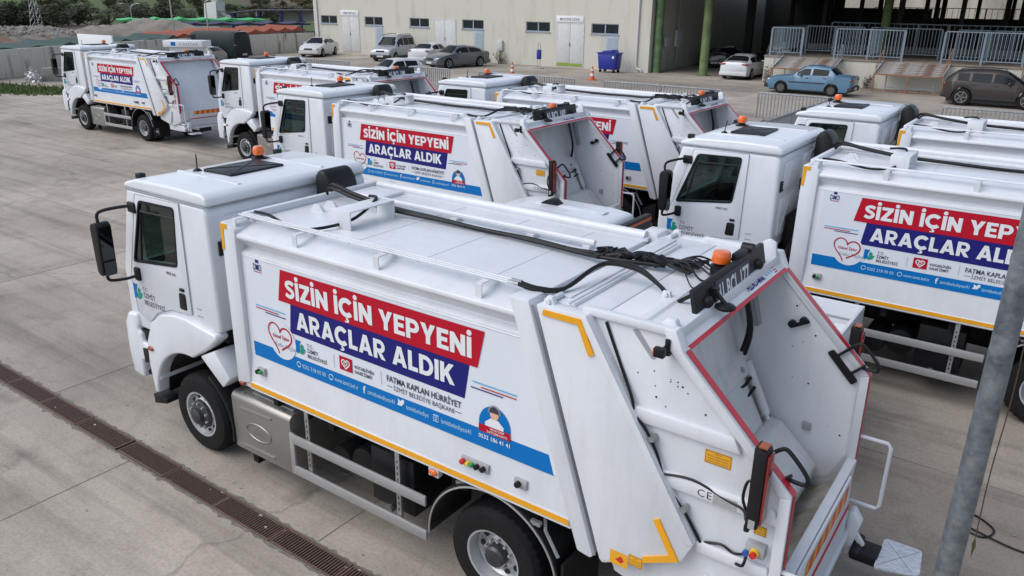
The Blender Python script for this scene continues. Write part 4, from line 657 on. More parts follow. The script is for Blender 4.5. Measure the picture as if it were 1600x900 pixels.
    L(out, b.inputs['Base Color']); b.inputs['Roughness'].default_value = .82; bp = N('ShaderNodeBump'); bp.inputs['Strength'].default_value = .25; bp.inputs['Distance'].default_value = .01; L(n3.outputs['Fac'], bp.inputs['Height']); L(bp.outputs[0], b.inputs['Normal']); return m
CONC = concrete('yard_concrete', (.50, .44, .37), (.37, .322, .267), (.17, .147, .12))
GRATE = mat('rusty_iron', (.15, .092, .068), .8, col2=(.08, .052, .042), scale=30, bump=.4, bscale=60); DRAINB = mat('drain_bed_dark', (.022, .018, .015), .95, var=.4, scale=8); JOINT = mat('joint_tar', (.15, .135, .118), .95, col2=(.27, .245, .215), scale=1.4)
MOSS = mat('crumbled_edge', (.13, .125, .095), .95, col2=(.22, .20, .17), scale=12, bump=.5, bscale=40)
GX0, GX1, GY0, GY1 = -75, 60, -40, 120; DY0, DY1 = -1.885, -1.60
gm = MB().sheet([(GX0, GY0), (GX1, GY0), (GX1, DY0), (GX0, DY0)], 'z', 0).sheet([(GX0, DY1), (GX1, DY1), (GX1, GY1), (GX0, GY1)], 'z', 0)
gm.add([(GX0, DY0, 0), (GX1, DY0, 0), (GX1, DY0, -.16), (GX0, DY0, -.16), (GX0, DY1, -.16), (GX1, DY1, -.16), (GX1, DY1, 0), (GX0, DY1, 0)], [(0, 1, 2, 3), (3, 2, 5, 4), (4, 5, 6, 7)])
gm.sheet([(GX0, DY0), (-6.95, DY0), (-6.95, DY1), (GX0, DY1)], 'z', 0).sheet([(5.05, DY0), (GX1, DY0), (GX1, DY1), (5.05, DY1)], 'z', 0)
yard = tag(gm.obj('yard', CONC, smooth=0, recalc=False), kind='structure')
for x, ye in ((-3.09, 3.9), (2.52, 10), (8.1, 10), (-8.7, 30)): MB().box(x-.006, x+.006, DY1+.03, ye, .001, .004).obj('expansion_joint', JOINT, yard)
for x in (-.55, 5.1, -11.8): MB().box(x-.005, x+.005, -14, DY0-.02, .001, .004).obj('expansion_joint', JOINT, yard)
for y in (3.9, 16.5, 36): MB().box(-48, 40, y-.007, y+.007, .001, .0035).obj('expansion_joint', JOINT, yard)
MB().box(-45, 30, -5.6, -5.585, .001, .0035).obj('expansion_joint', JOINT, yard)
rn = random.Random(2)
for (y0, sg) in ((DY0, -1), (DY1, 1)):      # crumbled concrete lips beside the drain
    pts = []; x = -7
    while x < 5: pts.append((x, y0+sg*(.012+abs(rn.gauss(0, .022))))); x += rn.uniform(.02, .09)
    o_ = MB().add([(a, b, .004) for a, b in pts]+[(a, y0-sg*.004, .004) for a, b in pts], [(i, i+1, len(pts)+i+1, len(pts)+i) for i in range(len(pts)-1)]); tag(o_.obj('crumbled_edge', MOSS, yard), kind='stuff')
fm, bmx = MB(), MB()
fm.box(0, .985, DY0+.005, DY0+.03, -.05, .012).box(0, .985, DY1-.03, DY1-.005, -.05, .012).box(0, .022, DY0+.03, DY1-.03, -.05, .010).box(.963, .985, DY0+.03, DY1-.03, -.05, .010)
for k in range(25): bmx.box(.036+k*.0372, 0.036+k*.0372+.014, DY0+.03, DY1-.03, -.04, .006)
g0 = empty('drain_grate'); fm.obj('frame', GRATE, g0); tag(bmx.obj('bars', GRATE, g0), kind='stuff')
GX = list(range(-7, 5))
for i, k in enumerate(GX):
    o = g0 if i == 0 else copy_tree(g0)
    o.location = (k*1.0+.07+(.0 if k < -1 else .035), rn.uniform(-.006, .006), rn.uniform(-.006, .002)); o.rotation_euler = (0, 0, rn.uniform(-.004, .004)); tag(o, ('first', 'second', 'third', 'fourth', 'fifth', 'sixth', 'seventh', 'eighth', 'ninth', 'tenth', 'eleventh', 'twelfth')[i]+' rusty grate from the left end of the drain in the concrete', 'drain grate', 'rusty grates along the drain')
MB().box(-75, 60, DY0+.001, DY1-.001, -.158, -.13).obj('drain_bed', DRAINB, yard)  # near-black sheet along the channel bed
# --- terrain beyond the yard
def field_mat():
    m = bpy.data.materials.new('fields'); m.use_nodes = True; nt = m.node_tree; b = nt.nodes['Principled BSDF']; N = nt.nodes.new; L = nt.links.new
    tc = N('ShaderNodeTexCoord'); mp = N('ShaderNodeMapping'); mp.inputs['Scale'].default_value = (.010, .026, .0); mp.inputs['Rotation'].default_value = (0, 0, .5); L(tc.outputs['Object'], mp.inputs[0])
    vo = N('ShaderNodeTexVoronoi'); vo.inputs['Scale'].default_value = 1; L(mp.outputs[0], vo.inputs['Vector']); sp = N('ShaderNodeSeparateColor'); L(vo.outputs['Color'], sp.inputs[0])
    r = N('ShaderNodeValToRGB'); r.color_ramp.interpolation = 'CONSTANT'; e = r.color_ramp.elements; e[0].color = (.115, .088, .058, 1); e[1].position = .3; e[1].color = (.065, .085, .028, 1)
    for p, c in ((.45, (.14, .115, .07, 1)), (.65, (.085, .066, .046, 1)), (.82, (.07, .115, .03, 1))): q = e.new(p); q.color = c
    L(sp.outputs[0], r.inputs[0]); n = N('ShaderNodeTexNoise'); n.inputs['Scale'].default_value = .25; n.inputs['Detail'].default_value = 9; L(tc.outputs['Object'], n.inputs['Vector'])
    mx = N('ShaderNodeMix'); mx.data_type = 'RGBA'; mx.blend_type = 'OVERLAY'; mx.inputs[0].default_value = .45; L(r.outputs[0], mx.inputs[6]); L(n.outputs['Color'], mx.inputs[7]); hs = N('ShaderNodeHueSaturation'); hs.inputs['Saturation'].default_value = 1.15; L(mx.outputs[2], hs.inputs['Color']); L(hs.outputs[0], b.inputs['Base Color']); b.inputs['Roughness'].default_value = .95; return m
FIELD = field_mat()
def th(x, y):
    d = math.hypot(x-8, y+6); t = min(1, max(0, (d-210)/700)); return -.3+t*t*(3-2*t)*46+(math.sin(x*.013)+math.cos(y*.017+1))*2.0*min(1, max(0, (d-200)/300))
ax = [i*26-1700 for i in range(100)]; ay = [i*30-400 for i in range(80)]; tm = MB(); tm.v = [(x, y, th(x, y)) for x in ax for y in ay]; tm.f = [(i*80+j, (i+1)*80+j, (i+1)*80+j+1, i*80+j+1) for i in range(99) for j in range(79)]
tag(tm.obj('terrain', FIELD, smooth=80), kind='structure')
# --- boundary wall
WALLM = mat('stained_wall', (.55, .52, .455), .85, col2=(.19, .17, .145), scale=2.0, stretch=(1, 1, .12), detail=8, bump=.2, bscale=8); WALLM.node_tree.nodes['Color Ramp'].color_ramp.elements[0].position = .35; WALLM.node_tree.nodes['Color Ramp'].color_ramp.elements[1].position = .47
WL = [(-43.2, -4), (-51.4, 18.1), (-56.6, 31.5), (-58.6, 43.4), (-59.25, 52.4)]
bw = empty('boundary_wall', (-51.4, 18.1, 0), label='long stained concrete boundary wall along the far left edge of the yard', cat='wall')
for (x0, y0), (x1, y1) in zip(WL, WL[1:]):
    n = max(1, round(math.hypot(x1-x0, y1-y0)/2.1))
    for k in range(n):
        a = V((x0+(x1-x0)*k/n, y0+(y1-y0)*k/n, .9)); b_ = V((x0+(x1-x0)*(k+1)/n, y0+(y1-y0)*(k+1)/n, .9)); d = (b_-a).normalized(); h = 1.84+rn.uniform(-.02, .02)
        p = MB().bar(tuple(a+d*.012-V((0, 0, .9-h/2))), tuple(b_-d*.012-V((0, 0, .9-h/2))), .2+rn.uniform(-.012, .012), h); p.v = [(x+51.4, y-18.1, z) for x, y, z in p.v]; p.obj('wall_panel', WALLM, bw, bevel=.012)
GRASS = mat('grass_blades', (.085, .14, .03), .8, col2=(.11, .12, .04), scale=.6)
vg = MB().sheet([(-50.5, 12.9), (-46, 12.7), (-42, 14.6), (-39.3, 16.2), (-38.6, 18.2), (-41, 18.9), (-45, 17.2), (-50.8, 16.6)], 'z', .004).obj('grass_soil', mat('grass_soil', (.07, .095, .03), .95, col2=(.11, .10, .055), scale=1.2), yard)
gb = MB(); 
for k in range(5200):
    t = rn.random(); x = -49+9.2*t+rn.gauss(0, .4); y = 14.6+rn.gauss(0, 1.0)+2.6*t; a = rn.uniform(0, PI); h = rn.uniform(.05, .17); w = .05
    gb.add([(x-w*math.cos(a), y-w*math.sin(a), 0), (x+w*math.cos(a), y+w*math.sin(a), 0), (x+rn.gauss(0, .05), y+rn.gauss(0, .05), h)], [(0, 1, 2)])
tag(gb.obj('grass_verge', GRASS, smooth=0), 'strip of green grass at the foot of the boundary wall', 'grass', kind='stuff')
BLOCK = mat('old_concrete', (.30, .285, .26), .9, var=.35, scale=1.5, bump=.3, bscale=10)
for i, (x, y, l, h) in enumerate(((-47.2, 20.2, 2.2, .85), (-45.6, 21.6, 2.0, .95), (-44.4, 23.2, 1.9, .9))):
    o = MB().prism([(-l/2, 0), (l/2, 0), (l/2-.05, h), (-l/2+.05, h)], 'y', -.3, .3).obj('concrete_block', BLOCK, bevel=.03); o.location = (x, y, 0); o.rotation_euler = (0, 0, R(52)); tag(o, ('left', 'middle', 'right')[i]+' one of the low concrete blocks beside the far left truck cab', 'concrete block', 'concrete blocks by the boundary wall')
bgm = MB()
for k in range(70):
    c_ = V((rn.gauss(0, .28), rn.gauss(0, .22), abs(rn.gauss(.25, .2)))); t1 = V((rn.gauss(0, 1), rn.gauss(0, 1), rn.gauss(0, .6))).normalized()*rn.uniform(.08, .2); t2 = t1.orthogonal().normalized()*rn.uniform(.06, .16); bgm.add([c_-t1, c_+t2, c_+t1+V((0, 0, .06)), c_-t2], [(0, 1, 2, 3)])
o = bgm.obj('rubbish_bags', mat('white_plastic_sheet', (.7, .71, .72), .4, bump=.8, bscale=5)); o.location = (-47.9, 18.8, 0); tag(o, 'heap of crumpled white plastic bags by the boundary wall', 'bags', kind='stuff')
o = MB().lathe([(.28, 0), (.29, .02), (.3, .3), (.29, .32), (.3, .6), (.29, .86), (.27, .88), (.25, .86)], (-53.2, 22.2, 0), 'z', 18).obj('blue_drum', mat('drum_blue', (.012, .03, .14), .45)); tag(o, 'small dark blue drum in front of the stained boundary wall', 'drum')
# --- building
CREAM = mat('cream_render', (.56, .54, .465), .85, col2=(.40, .385, .33), scale=.9, detail=10, stretch=(1, 1, .22), bump=.1, bscale=6); CREAM.node_tree.nodes['Color Ramp'].color_ramp.elements[0].position = .22; CREAM.node_tree.nodes['Color Ramp'].color_ramp.elements[1].position = .48
FY = 52.6; DOORW = mat('white_door', (.58, .58, .57), .6, var=.12, scale=2.5); FRAMEB = mat('grey_blue_frame', (.34, .39, .45), .5, var=.1, scale=4); DARKG = mat('dark_glass', (.012, .018, .022), .08, coat=.5); SIGNW = mat('sign_white', (.72, .73, .74), .5); LIME = mat('lime_patch', (.22, .34, .03), .6); PIPEW = mat('pvc_pipe', (.55, .56, .57), .5)
GREYD = mat('grey_door', (.36, .42, .49), .55, var=.1, scale=3); BOXG = mat('meter_box', (.55, .56, .55), .55, var=.15, scale=5)
bd = empty('cream_building', (-40, FY, 0), label='long cream rendered building with white doors and high small windows', cat='building')
B0 = lambda q: [(x+40, y-FY, z) for x, y, z in q]
def bpart(mb, name, m, parent=None, bevel=0): mb.v = B0(mb.v); return mb.obj(name, m, parent or bd, bevel=bevel)
wins = [(-58.15, -55.73), (-51.75, -49.29), (-45.7, -43.27), (-39.27, -36.81), (-32.21, -29.74), (-25.72, -23.2)]; doors = [(-55.0, -52.6), (-42.52, -40.06), (-28.96, -26.43)]; gdoors = [(-50.35, -49.3), (-37.9, -36.8), (-24.35, -23.2)]
xs = sorted(set([-59.2, -20.4]+[v for w in wins for v in (w[0], w[1])])); wall = MB()
wall.box(-59.2, -20.4, FY, FY+.3, 3.60, 9)
wall.box(-59.2, -20.4, FY, FY+.3, 0, 2.80)
edges = [-59.2]+[v for w in wins for v in w]+[-20.4]
for k in range(0, len(edges), 2): wall.box(edges[k], edges[k+1], FY, FY+.3, 2.80, 3.60)
bpart(wall, 'facade', CREAM)
bpart(MB().box(-59.2, -58.9, FY+.3, 80, 0, 9), 'end_wall', CREAM); sw_ = MB().prism([(-20.4, FY+.3), (-22.9, 86.5), (-23.2, 86.5), (-20.75, FY+.3)], 'z', 0, 9); bpart(sw_, 'side_wall', CREAM); bpart(MB().box(-59.2, -20.4, FY, 82, 9, 9.2), 'roof', BLOCK)
bpart(MB().box(-59, -20.6, FY+.302, FY+.35, 2.5, 4.0), 'dark_room', INT)
for a, b_ in wins:
    w = bpart(MB().box(a, b_, FY+.07, FY+.16, 3.54, 3.60).box(a, b_, FY+.07, FY+.16, 2.80, 2.87).box(a, a+.06, FY+.07, FY+.16, 2.87, 3.54).box(b_-.06, b_, FY+.07, FY+.16, 2.87, 3.54).box((a+b_)/2-.05, (a+b_)/2+.05, FY+.07, FY+.16, 2.87, 3.54), 'window', FRAMEB)
    for p0, p1 in ((a+.06, (a+b_)/2-.05), ((a+b_)/2+.05, b_-.06)): bpart(MB().box(p0, p1, FY+.11, FY+.13, 2.87, 3.54), 'pane', DARKG, w)
    bpart(MB().box(a-.1, b_+.08, FY-.08, FY+.1, 2.74, 2.80), 'sill', FRAMEB, w)
for i, (a, b_) in enumerate(doors):
    d = bpart(MB().box(a-.06, b_+.06, FY-.05, FY-.001, 3.52, 3.60).box(a-.06, a, FY-.05, FY-.001, .1, 3.52).box(b_, b_+.06, FY-.05, FY-.001, .1, 3.52), 'double_door', DOORW); mid = (a+b_)/2
    for p0, p1 in ((a, mid-.012), (mid+.012, b_)): bpart(MB().box(p0, p1, FY-.04, FY-.002, .14, 3.52), 'door_leaf', DOORW, d, .01)
    bpart(MB().box(mid-.05, mid+.02, FY-.08, FY-.041, 1.75, 2.0), 'latch', GRATE, d)
    if i == 2: bpart(MB().box(a+.02, mid-.03, FY-.046, FY-.0405, .15, .40).box(mid+.05, b_-.02, FY-.046, FY-.0405, .15, .38), 'lime_base', LIME, d)
for i, (a, b_) in enumerate(gdoors):
    d = bpart(MB().box(a, b_, FY-.03, FY-.001, .08, 2.72), 'service_door', GREYD, None, .01); bpart(MB().box(a+.2, b_-.1, FY-.04, FY-.031, 1.5, 2.5), 'door_panel', FRAMEB, d); bpart(MB().box(a+.2, b_-.1, FY-.04, FY-.031, .25, 1.35), 'door_panel', FRAMEB, d)
for (a, b_, s) in ((-55.15, -52.55, 'YEM DEPOSU'), (-29.1, -26.45, 'MUAYENE ODASI')):
    sg_ = bpart(MB().box(a, b_, FY-.06, FY-.002, 3.63, 4.14), 'sign_board', SIGNW, None, .01); bpart(MB().text(s, .22, ((a+b_)/2, FY-.0615, 3.78), align='C', off=.01, width=(b_-a)*.7), 'lettering', TEXTD, sg_)
bpart(MB().tube([(-21.45, FY-.1, 9), (-21.45, FY-.1, .45), (-21.3, FY-.12, .25), (-20.95, FY-.15, .2), (-20.9, FY-.15, .02)], .09, 10), 'downpipe', PIPEW)
for z in (1.3, 2.7, 4.1, 5.4): bpart(MB().box(-21.56, -21.34, FY-.12, FY-.001, z, z+.05), 'pipe_clip', GALV)
bpart(MB().tube([(-58.6, FY-.08, 9), (-58.6, FY-.08, .6)], .07, 8), 'downpipe', PIPEW)
for x, z in ((-47.6, 1.2), (-34.9, 1.1)):
    q = bpart(MB().box(x-.3, x+.3, FY-.25, FY-.002, z, z+.85), 'meter_box', BOXG, None, .02); bpart(MB().tube([(x, FY-.12, z), (x, FY-.12, .02)], .05, 8), 'conduit', GALV, q)
q = bpart(MB().box(-20.36-.05, -20.2, 55.2, 55.8, 1.9, 2.6), 'meter_box', BOXG); q = bpart(MB().box(-20.62, -20.35, 57.6, 58.6, 1.8, 3.1), 'meter_box', BOXG); bpart(MB().tube([(-20.5, 58, 9), (-20.5, 58, 3.1)], .03, 6).tube([(-20.5, 58, 1.8), (-20.5, 58, .02)], .06, 6), 'conduit', GALV)
# --- open shed with dock
PILG = mat('flaking_green_paint', (.125, .205, .085), .7, col2=(.045, .10, .045), scale=1.8, detail=8, bump=.2, bscale=12); PILR = mat('rusty_green_paint', (.17, .225, .09), .7, col2=(.10, .13, .05), scale=1.6, detail=8); STEEL = mat('shade_toned_steel', (.035, .04, .038), .7, var=.3, scale=2); DOCKT = mat('dock_floor', (.27, .225, .185), .9, col2=(.16, .13, .105), scale=.7, detail=8); SHROOF = mat('shed_roof', (.06, .06, .06), .9); DARKF = mat('shade_toned_floor', (.03, .027, .024), .95, var=.3, scale=1)  # STEEL and DARKF: the shed's shade is put into these dark colours
shed = empty('market_shed', (0, 56, 0), label='deep dark open shed on green columns behind the loading dock', cat='shed')
def spart(mb, name, m, parent=None, bevel=0): mb.v = [(x, y-56, z) for x, y, z in mb.v]; return mb.obj(name, m, parent or shed, bevel=bevel)
spart(MB().box(-20.38, 45, 51.0, 98, 6.6, 6.9), 'roof', SHROOF)
spart(MB().box(44.7, 45, 53, 92, 0, 6.6), 'end_wall', CREAM)
for i, (x, y) in enumerate(((-20.0, 53.3), (-16.15, 53.5), (-4.95, 60.2), (6.3, 60.2), (17.5, 60.2))):
    b0 = 0 if i < 2 else 1.8; c_ = spart(MB().lathe([(.33, b0), (.325, 3.0), (.322, 5.0), (.32, 6.6)], (x, y, 0), 'z', 18), 'column', PILR if i in (1, 2) else PILG); spart(MB().box(x-.4, x+.4, y-.4, y+.4, b0, b0+.06), 'base_plate', PILG, c_)
for y, sp, o_ in ((68, 5.6, 0), (76, 5.6, 1.3), (84, 5.6, 2.7), (90.5, 3.6, .8)):
    x = -18+o_
    while x < 34:
        w = rn.choice((.16, .2, .2, .34)); spart(MB().box(x-w, x+w, y-.2, y+.2, 0, 6.6), 'column', STEEL); x += sp*rn.uniform(.8, 1.2)  # inner columns carry the shade under the roof in their dark tone
dk = empty('loading_dock', (-11.2, FY, 0), label='raised cream concrete loading dock running along the shed front', cat='dock')
def dpart(mb, name, m, parent=None, bevel=0): mb.v = [(x+11.2, y-FY, z) for x, y, z in mb.v]; return mb.obj(name, m, parent or dk, bevel=bevel)
dpart(MB().box(-11.2, 40, FY, 53.0, 0, 1.68).box(-11.2, -10.9, 53.0, 63.3, 0, 1.68).box(-10.9, 40, 63.0, 63.3, 0, 1.68), 'dock_wall', CREAM); dpart(MB().box(-11.25, 40, FY-.06, 63.3, 1.68, 1.80), 'dock_floor', DOCKT, None, .02); dpart(MB().box(-11.2, 40, 63.0, 63.3, 1.80, 2.25), 'dock_kerb', BLOCK)
RAIL = mat('grey_blue_rail', (.24, .29, .33), .6, metal=.2, var=.25, scale=5); DRAIL = mat('silhouette_rail', (.05, .055, .06), .6); RUSTY = mat('rusty_paint', (.30, .17, .10), .85, col2=(.14, .07, .04), scale=5); PLANK = mat('worn_planks', (.36, .34, .32), .85, col2=(.13, .062, .038), scale=1.6, detail=9, stretch=(1, 4, 4)); PLANK.node_tree.nodes['Color Ramp'].color_ramp.elements[0].position = .42; PLANK.node_tree.nodes['Color Ramp'].color_ramp.elements[1].position = .54  # DRAIL: backlit silhouette tone painted into the rail colour
def railing(x0, y0, x1, y1, z0, z1, lab, m=RAIL, step=.21, n_mid=1):
    L_ = math.hypot(x1-x0, y1-y0); o = empty('pen_railing', (x0, y0, z0), math.atan2(y1-y0, x1-x0), lab, 'railing', 'pipe railings on the loading dock')
    h = z1-z0; MB().box(0, L_, -.035, .035, h-.07, h).obj('top_rail', m, o); MB().box(0, L_, -.03, .03, .22, .28).obj('bottom_rail', m, o)
    n = max(2, round(L_/2.1)+1)
    for k in range(n): x = L_*k/(n-1); MB().box(x-.06, x+.06, -.055, .055, 0, h-.071).obj('post', m, o)
    me = None; k = step
    while k < L_-.08:
        if me is None: b_ = MB().box(-.018, .018, -.018, .018, .281, h-.071).obj('bar', m, o); me = b_.data
        else: b_ = bpy.data.objects.new('bar', me); COL.objects.link(b_); b_.parent = o
        b_.location.x = k; k += step
    return o
railing(-10.9, FY+.15, -8.7, FY+.15, 1.8, 3.75, 'short grey-blue railing at the left end of the dock front'); railing(-6.45, FY+.15, -2.15, FY+.15, 1.8, 3.78, 'grey-blue railing across the middle of the dock front, before the green column'); railing(.2, FY+.15, 4.7, FY+.15, 1.8, 3.80, 'right grey-blue railing on the dock front above the brown car'); railing(7.2, FY+.15, 11.6, FY+.15, 1.8, 3.8, 'grey-blue railing at the right edge of the dock front')
railing(-9.6, FY+4.2, -5.6, FY+4.2, 1.8, 3.8, 'second-row grey railing behind the left gap of the dock'); railing(-5.2, FY+4.4, -.6, FY+4.4, 1.8, 3.8, 'second-row grey railing behind the middle of the dock'); railing(.4, FY+4.2, 5.2, FY+4.2, 1.8, 3.8, 'second-row grey railing behind the right part of the dock')
railing(-10.9, FY+.4, -10.9, FY+9, 1.8, 3.75, 'grey railing running back along the left edge of the dock'); railing(-4.3, FY+.4, -4.4, FY+4.2, 1.8, 3.8, 'grey railing running back between the pens near the green column'); railing(2.5, FY+.4, 2.4, FY+4.2, 1.8, 3.8, 'grey railing running back between the right pens')
railing(-9, FY+8.5, 30, FY+8.5, 1.8, 4.0, 'long thin grey railing far back across the dock', step=.45); railing(-12, 89, 32, 89, 3.4, 5.0, 'dark railing silhouetted at the back of the shed', DRAIL, step=.5)
spart(MB().box(-23.5, -14.5, 86.3, 86.6, 0, 6.6), 'shade_panel', STEEL); spart(MB().box(-14.5, -6, 86.3, 86.6, 0, 4.9), 'shade_panel', STEEL); spart(MB().box(-6, 44.5, 86.3, 86.6, 0, 4.05), 'shade_panel', STEEL); spart(MB().box(-22.4, 44.5, 63.4, 91.5, .004, .03), 'shed_floor', DARKF)  # added dark panels blacken the shed's back; floor tone holds painted shade
LIGHTW = mat('weathered_stone_wall', (.46, .42, .35), .9, col2=(.25, .235, .20), scale=.35, detail=9, stretch=(1, 1, .35))
o = MB().box(-30, 60, 112, 113, -.2, 9).obj('retaining_wall', LIGHTW); tag(o, 'pale stone retaining wall seen through the dark shed', 'wall')
for i, x in enumerate((-9.85, -3.2, 4.9)):
    rp = empty('loading_ramp', (x, 50.4, 0), label=('weathered slatted loading ramp behind the blue car', 'rusty slatted loading ramp between the blue and brown cars', 'weathered slatted loading ramp behind the brown car')[i], cat='ramp', group='slatted ramps along the dock'); Lr = 4.05
    for k in range(12):
        t = (k+.5)/12; q = MB().box(0, Lr, -.068, .068, -.025, .025).obj('plank', PLANK, rp); q.location = (rn.uniform(-.04, .04), .03+t*2.15, 1.12+t*.62+rn.uniform(-.012, .012)); q.rotation_euler = (R(16), 0, rn.uniform(-.006, .006))
    MB().bar((-.03, 0, 1.1), (Lr+.03, 0, 1.1), .07, .09).obj('edge_beam', RUSTY, rp)
    for xx in (0, Lr/2, Lr): MB().box(xx-.05, xx+.05, -.05, .05, 0, 1.08).obj('leg', RUSTY, rp)
    MB().bar((0, 0, .12), (Lr, 0, .12), .06, .06).obj('stretcher', RUSTY, rp)
    for xx in (.6, Lr-.6): MB().bar((xx, .9, 0), (xx, .9, 1.3), .07, .07).obj('leg', FRAMEB, rp)
    MB().bar((.6, .9, .25), (Lr-.6, .9, .25), .06, .06).obj('stretcher', FRAMEB, rp)
    for xx in (.03, Lr-.03):
        MB().tube([(xx, .1, 1.15), (xx, .1, 1.65), (xx, 1.9, 2.75), (xx, 1.9, 1.75)], .028, 6).tube([(xx, .1, 1.4), (xx, 1.9, 2.3)], .02, 6).obj('handrail', RUSTY if i else RAIL, rp)
        MB().bar((xx, 0, 1.13), (xx, 2.15, 1.75), .05, .22).obj('side_board', FRAMEB, rp)
bt = MB()
for k in range(260):
    x, y = rn.uniform(-14, 11), rn.uniform(-4.5, 9) if k % 3 else rn.gauss(-1.55, .12); s_ = rn.uniform(.006, .02); a = rn.uniform(0, PI); bt.add([(x+s_*math.cos(a+q*PI/2)*(1 if q % 2 else 1.7), y+s_*math.sin(a+q*PI/2), .006+.006*(q % 2)) for q in range(4)], [(0, 1, 2, 3)])
tag(bt.obj('grit', mat('grit_bits', (.40, .38, .34), .9, col2=(.16, .12, .07), scale=1.5), smooth=0), 'loose grit and leaf bits scattered over the concrete', 'grit', kind='stuff')
# ------------------------------------------------------------------ cars (local frame: +x forward, y left, z up)
CGL = mat('car_glass', (.010, .014, .017), .12, spec=.12); CTYRE = mat('car_tyre', (.011, .011, .012), .8, spec=.2); CRIM = mat('car_rim', (.42, .43, .44), .3, metal=.8); CRIMD = mat('steel_rim', (.09, .085, .08), .6, metal=.3); CBLK = mat('car_trim', (.02, .02, .022), .55); CHL = mat('car_headlamp', (.55, .57, .6), .08, metal=.2, coat=.8); CRL = mat('car_tail_lamp', (.20, .006, .012), .15, coat=.6); CPL = mat('car_plate', (.6, .6, .58), .5)
def lerp_keys(keys, x, j):
    for a, b in zip(keys, keys[1:]):
        if a[0] <= x <= b[0]:
            t = (x-a[0])/(b[0]-a[0]); return a[j]+(b[j]-a[j])*t
    return keys[0][j] if x < keys[0][0] else keys[-1][j]
def car(name, label, cat, loc, heading, paint, keys, glassx, Wd=.9, wheels=(-1.3, 1.35), wr=.32, sill=.22, scale=1.2, screen=None, rear=None, panes=(), rim=None, trim=None, rails=False, hl=.66, tlz=.8, group='parked cars', bump=None, tlsize=(.04, .22, .075)):
    """keys: (x, belt z, top z, half width at belt, half width at top) from rear to front; panes: x ranges of side windows"""
    o = empty(name, (loc[0], loc[1], 0), heading, label, cat, group, scale)
    xs = set(); x0, x1 = keys[0][0], keys[-1][0]; n = 30
    for k in range(n+1): xs.add(round(x0+(x1-x0)*k/n, 4))
    for k in keys: xs.add(k[0])
    ra = wr+.055
    for w in wheels:
        for k in range(-6, 7): xs.add(round(w+ra*math.sin(k*PI/12.01), 4))
    xs = sorted(x for x in xs if x0 <= x <= x1)
    def sec(x):
        b, t, wb, wt = (lerp_keys(keys, x, j) for j in (1, 2, 3, 4)); z0 = sill
        e = min(x-x0, x1-x); z0 += .05*max(0, 1-e/.25); 
        for w in wheels:
            dx = abs(x-w)
            if dx < ra: z0 = max(z0, wr+math.sqrt(ra*ra-dx*dx)-.01)
        m1 = max(z0+.01, sill+.16); m2 = max(m1+.01, (sill+b)/2+.03); b = max(b, m2+.02)
        return [(wb*.95, z0), (wb*.995, m1), (wb*1.0, m2), (wb*.975, b), (wt, b+(t-b)*.82 if t-b > .2 else max(t-.04, b+.004)), (wt*.82, max(t-.01, b+.006)), (wt*.4, max(t+.012, b+.01))]
    M_ = MB(); S_ = [sec(x) for x in xs]; np_ = 7
    for x, s in zip(xs, S_): M_.v += [(x, y, z) for y, z in s]+[(x, -y, z) for y, z in reversed(s)]
    q = 2*np_; M_.f = [(i*q+k, i*q+(k+1) % q, (i+1)*q+(k+1) % q, (i+1)*q+k) for i in range(len(xs)-1) for k in range(q)]+[tuple(range(q)), tuple(range((len(xs)-1)*q, len(xs)*q))]
    body = M_.obj('body', paint, o, smooth=38)
    def sidept(x, t, s):
        c = sec(x); a, b = c[3], c[4]; return (x, s*(a[0]+(b[0]-a[0])*t+.009), a[1]+(b[1]-a[1])*t)
    for (a, b) in panes:
        for s in (-1, 1):
            m = MB(); k = 7; pts = [a+(b-a)*i/k for i in range(k+1)]; lo = [sidept(x, .08, s) for x in pts]; hi = [sidept(x, .90, s) for x in pts]
            m.add(lo+hi, [(i, i+1, k+2+i, k+1+i) for i in range(k)]); m.obj('side_window', CGL, o)
    for nm, rg in (('windscreen', screen), ('rear_window', rear)):
        if rg:
            a, b = rg; m = MB(); rows = []; up = 0.012; sg = 1 if nm == 'windscreen' else -1
            for i in range(5):
                x = a+(b-a)*i/4; c = sec(x); yy = [-.93, -.75, -.4, 0, .4, .75, .93]; w = c[4][0]; zt = lambda f: (c[4][1]+.004 if abs(f) > .9 else c[5][1]+.006 if abs(f) > .7 else c[6][1]+.006); rows.append([(x+sg*up, f*w, zt(f)+up*.8) for f in yy])
            m.v = [p for r in rows for p in r]; m.f = [(i*7+j, i*7+j+1, (i+1)*7+j+1, (i+1)*7+j) for i in range(4) for j in range(6)]; m.obj(nm, CGL, o)
    for w in wheels:
        for s in (-1, 1):
            wh = empty('wheel', (w, s*(Wd-.10), wr)); wh.parent = o
            MB().lathe([(wr*.62, .105*s), (wr*.7, .118*s), (wr*.9, .115*s), (wr, .09*s), (wr, -.09*s), (wr*.9, -.11*s)], (0, 0, 0), 'y', 24).obj('tyre', CTYRE, wh)
            rm = MB().lathe([(wr*.66, .108*s), (wr*.62, .112*s), (wr*.58, .085*s), (wr*.2, .06*s), (wr*.15, .1*s), (.001, .1*s)], (0, 0, 0), 'y', 20)
            rm.obj('rim', (rim or CRIM) if rim is CRIMD else CBLK, wh)
            if rim is not CRIMD:
                sp = MB()
                for k in range(5): a = 2*PI*k/5; sp.bar((.03*math.cos(a), .092*s, .03*math.sin(a)), (wr*.62*math.cos(a), .098*s, wr*.62*math.sin(a)), .03, wr*.26, (0, 1, 0))
                sp.tube([(wr*.63*math.cos(2*PI*k/20), .105*s, wr*.63*math.sin(2*PI*k/20)) for k in range(20)], .018, 6, closed=True); sp.obj('spokes', CRIM, wh)
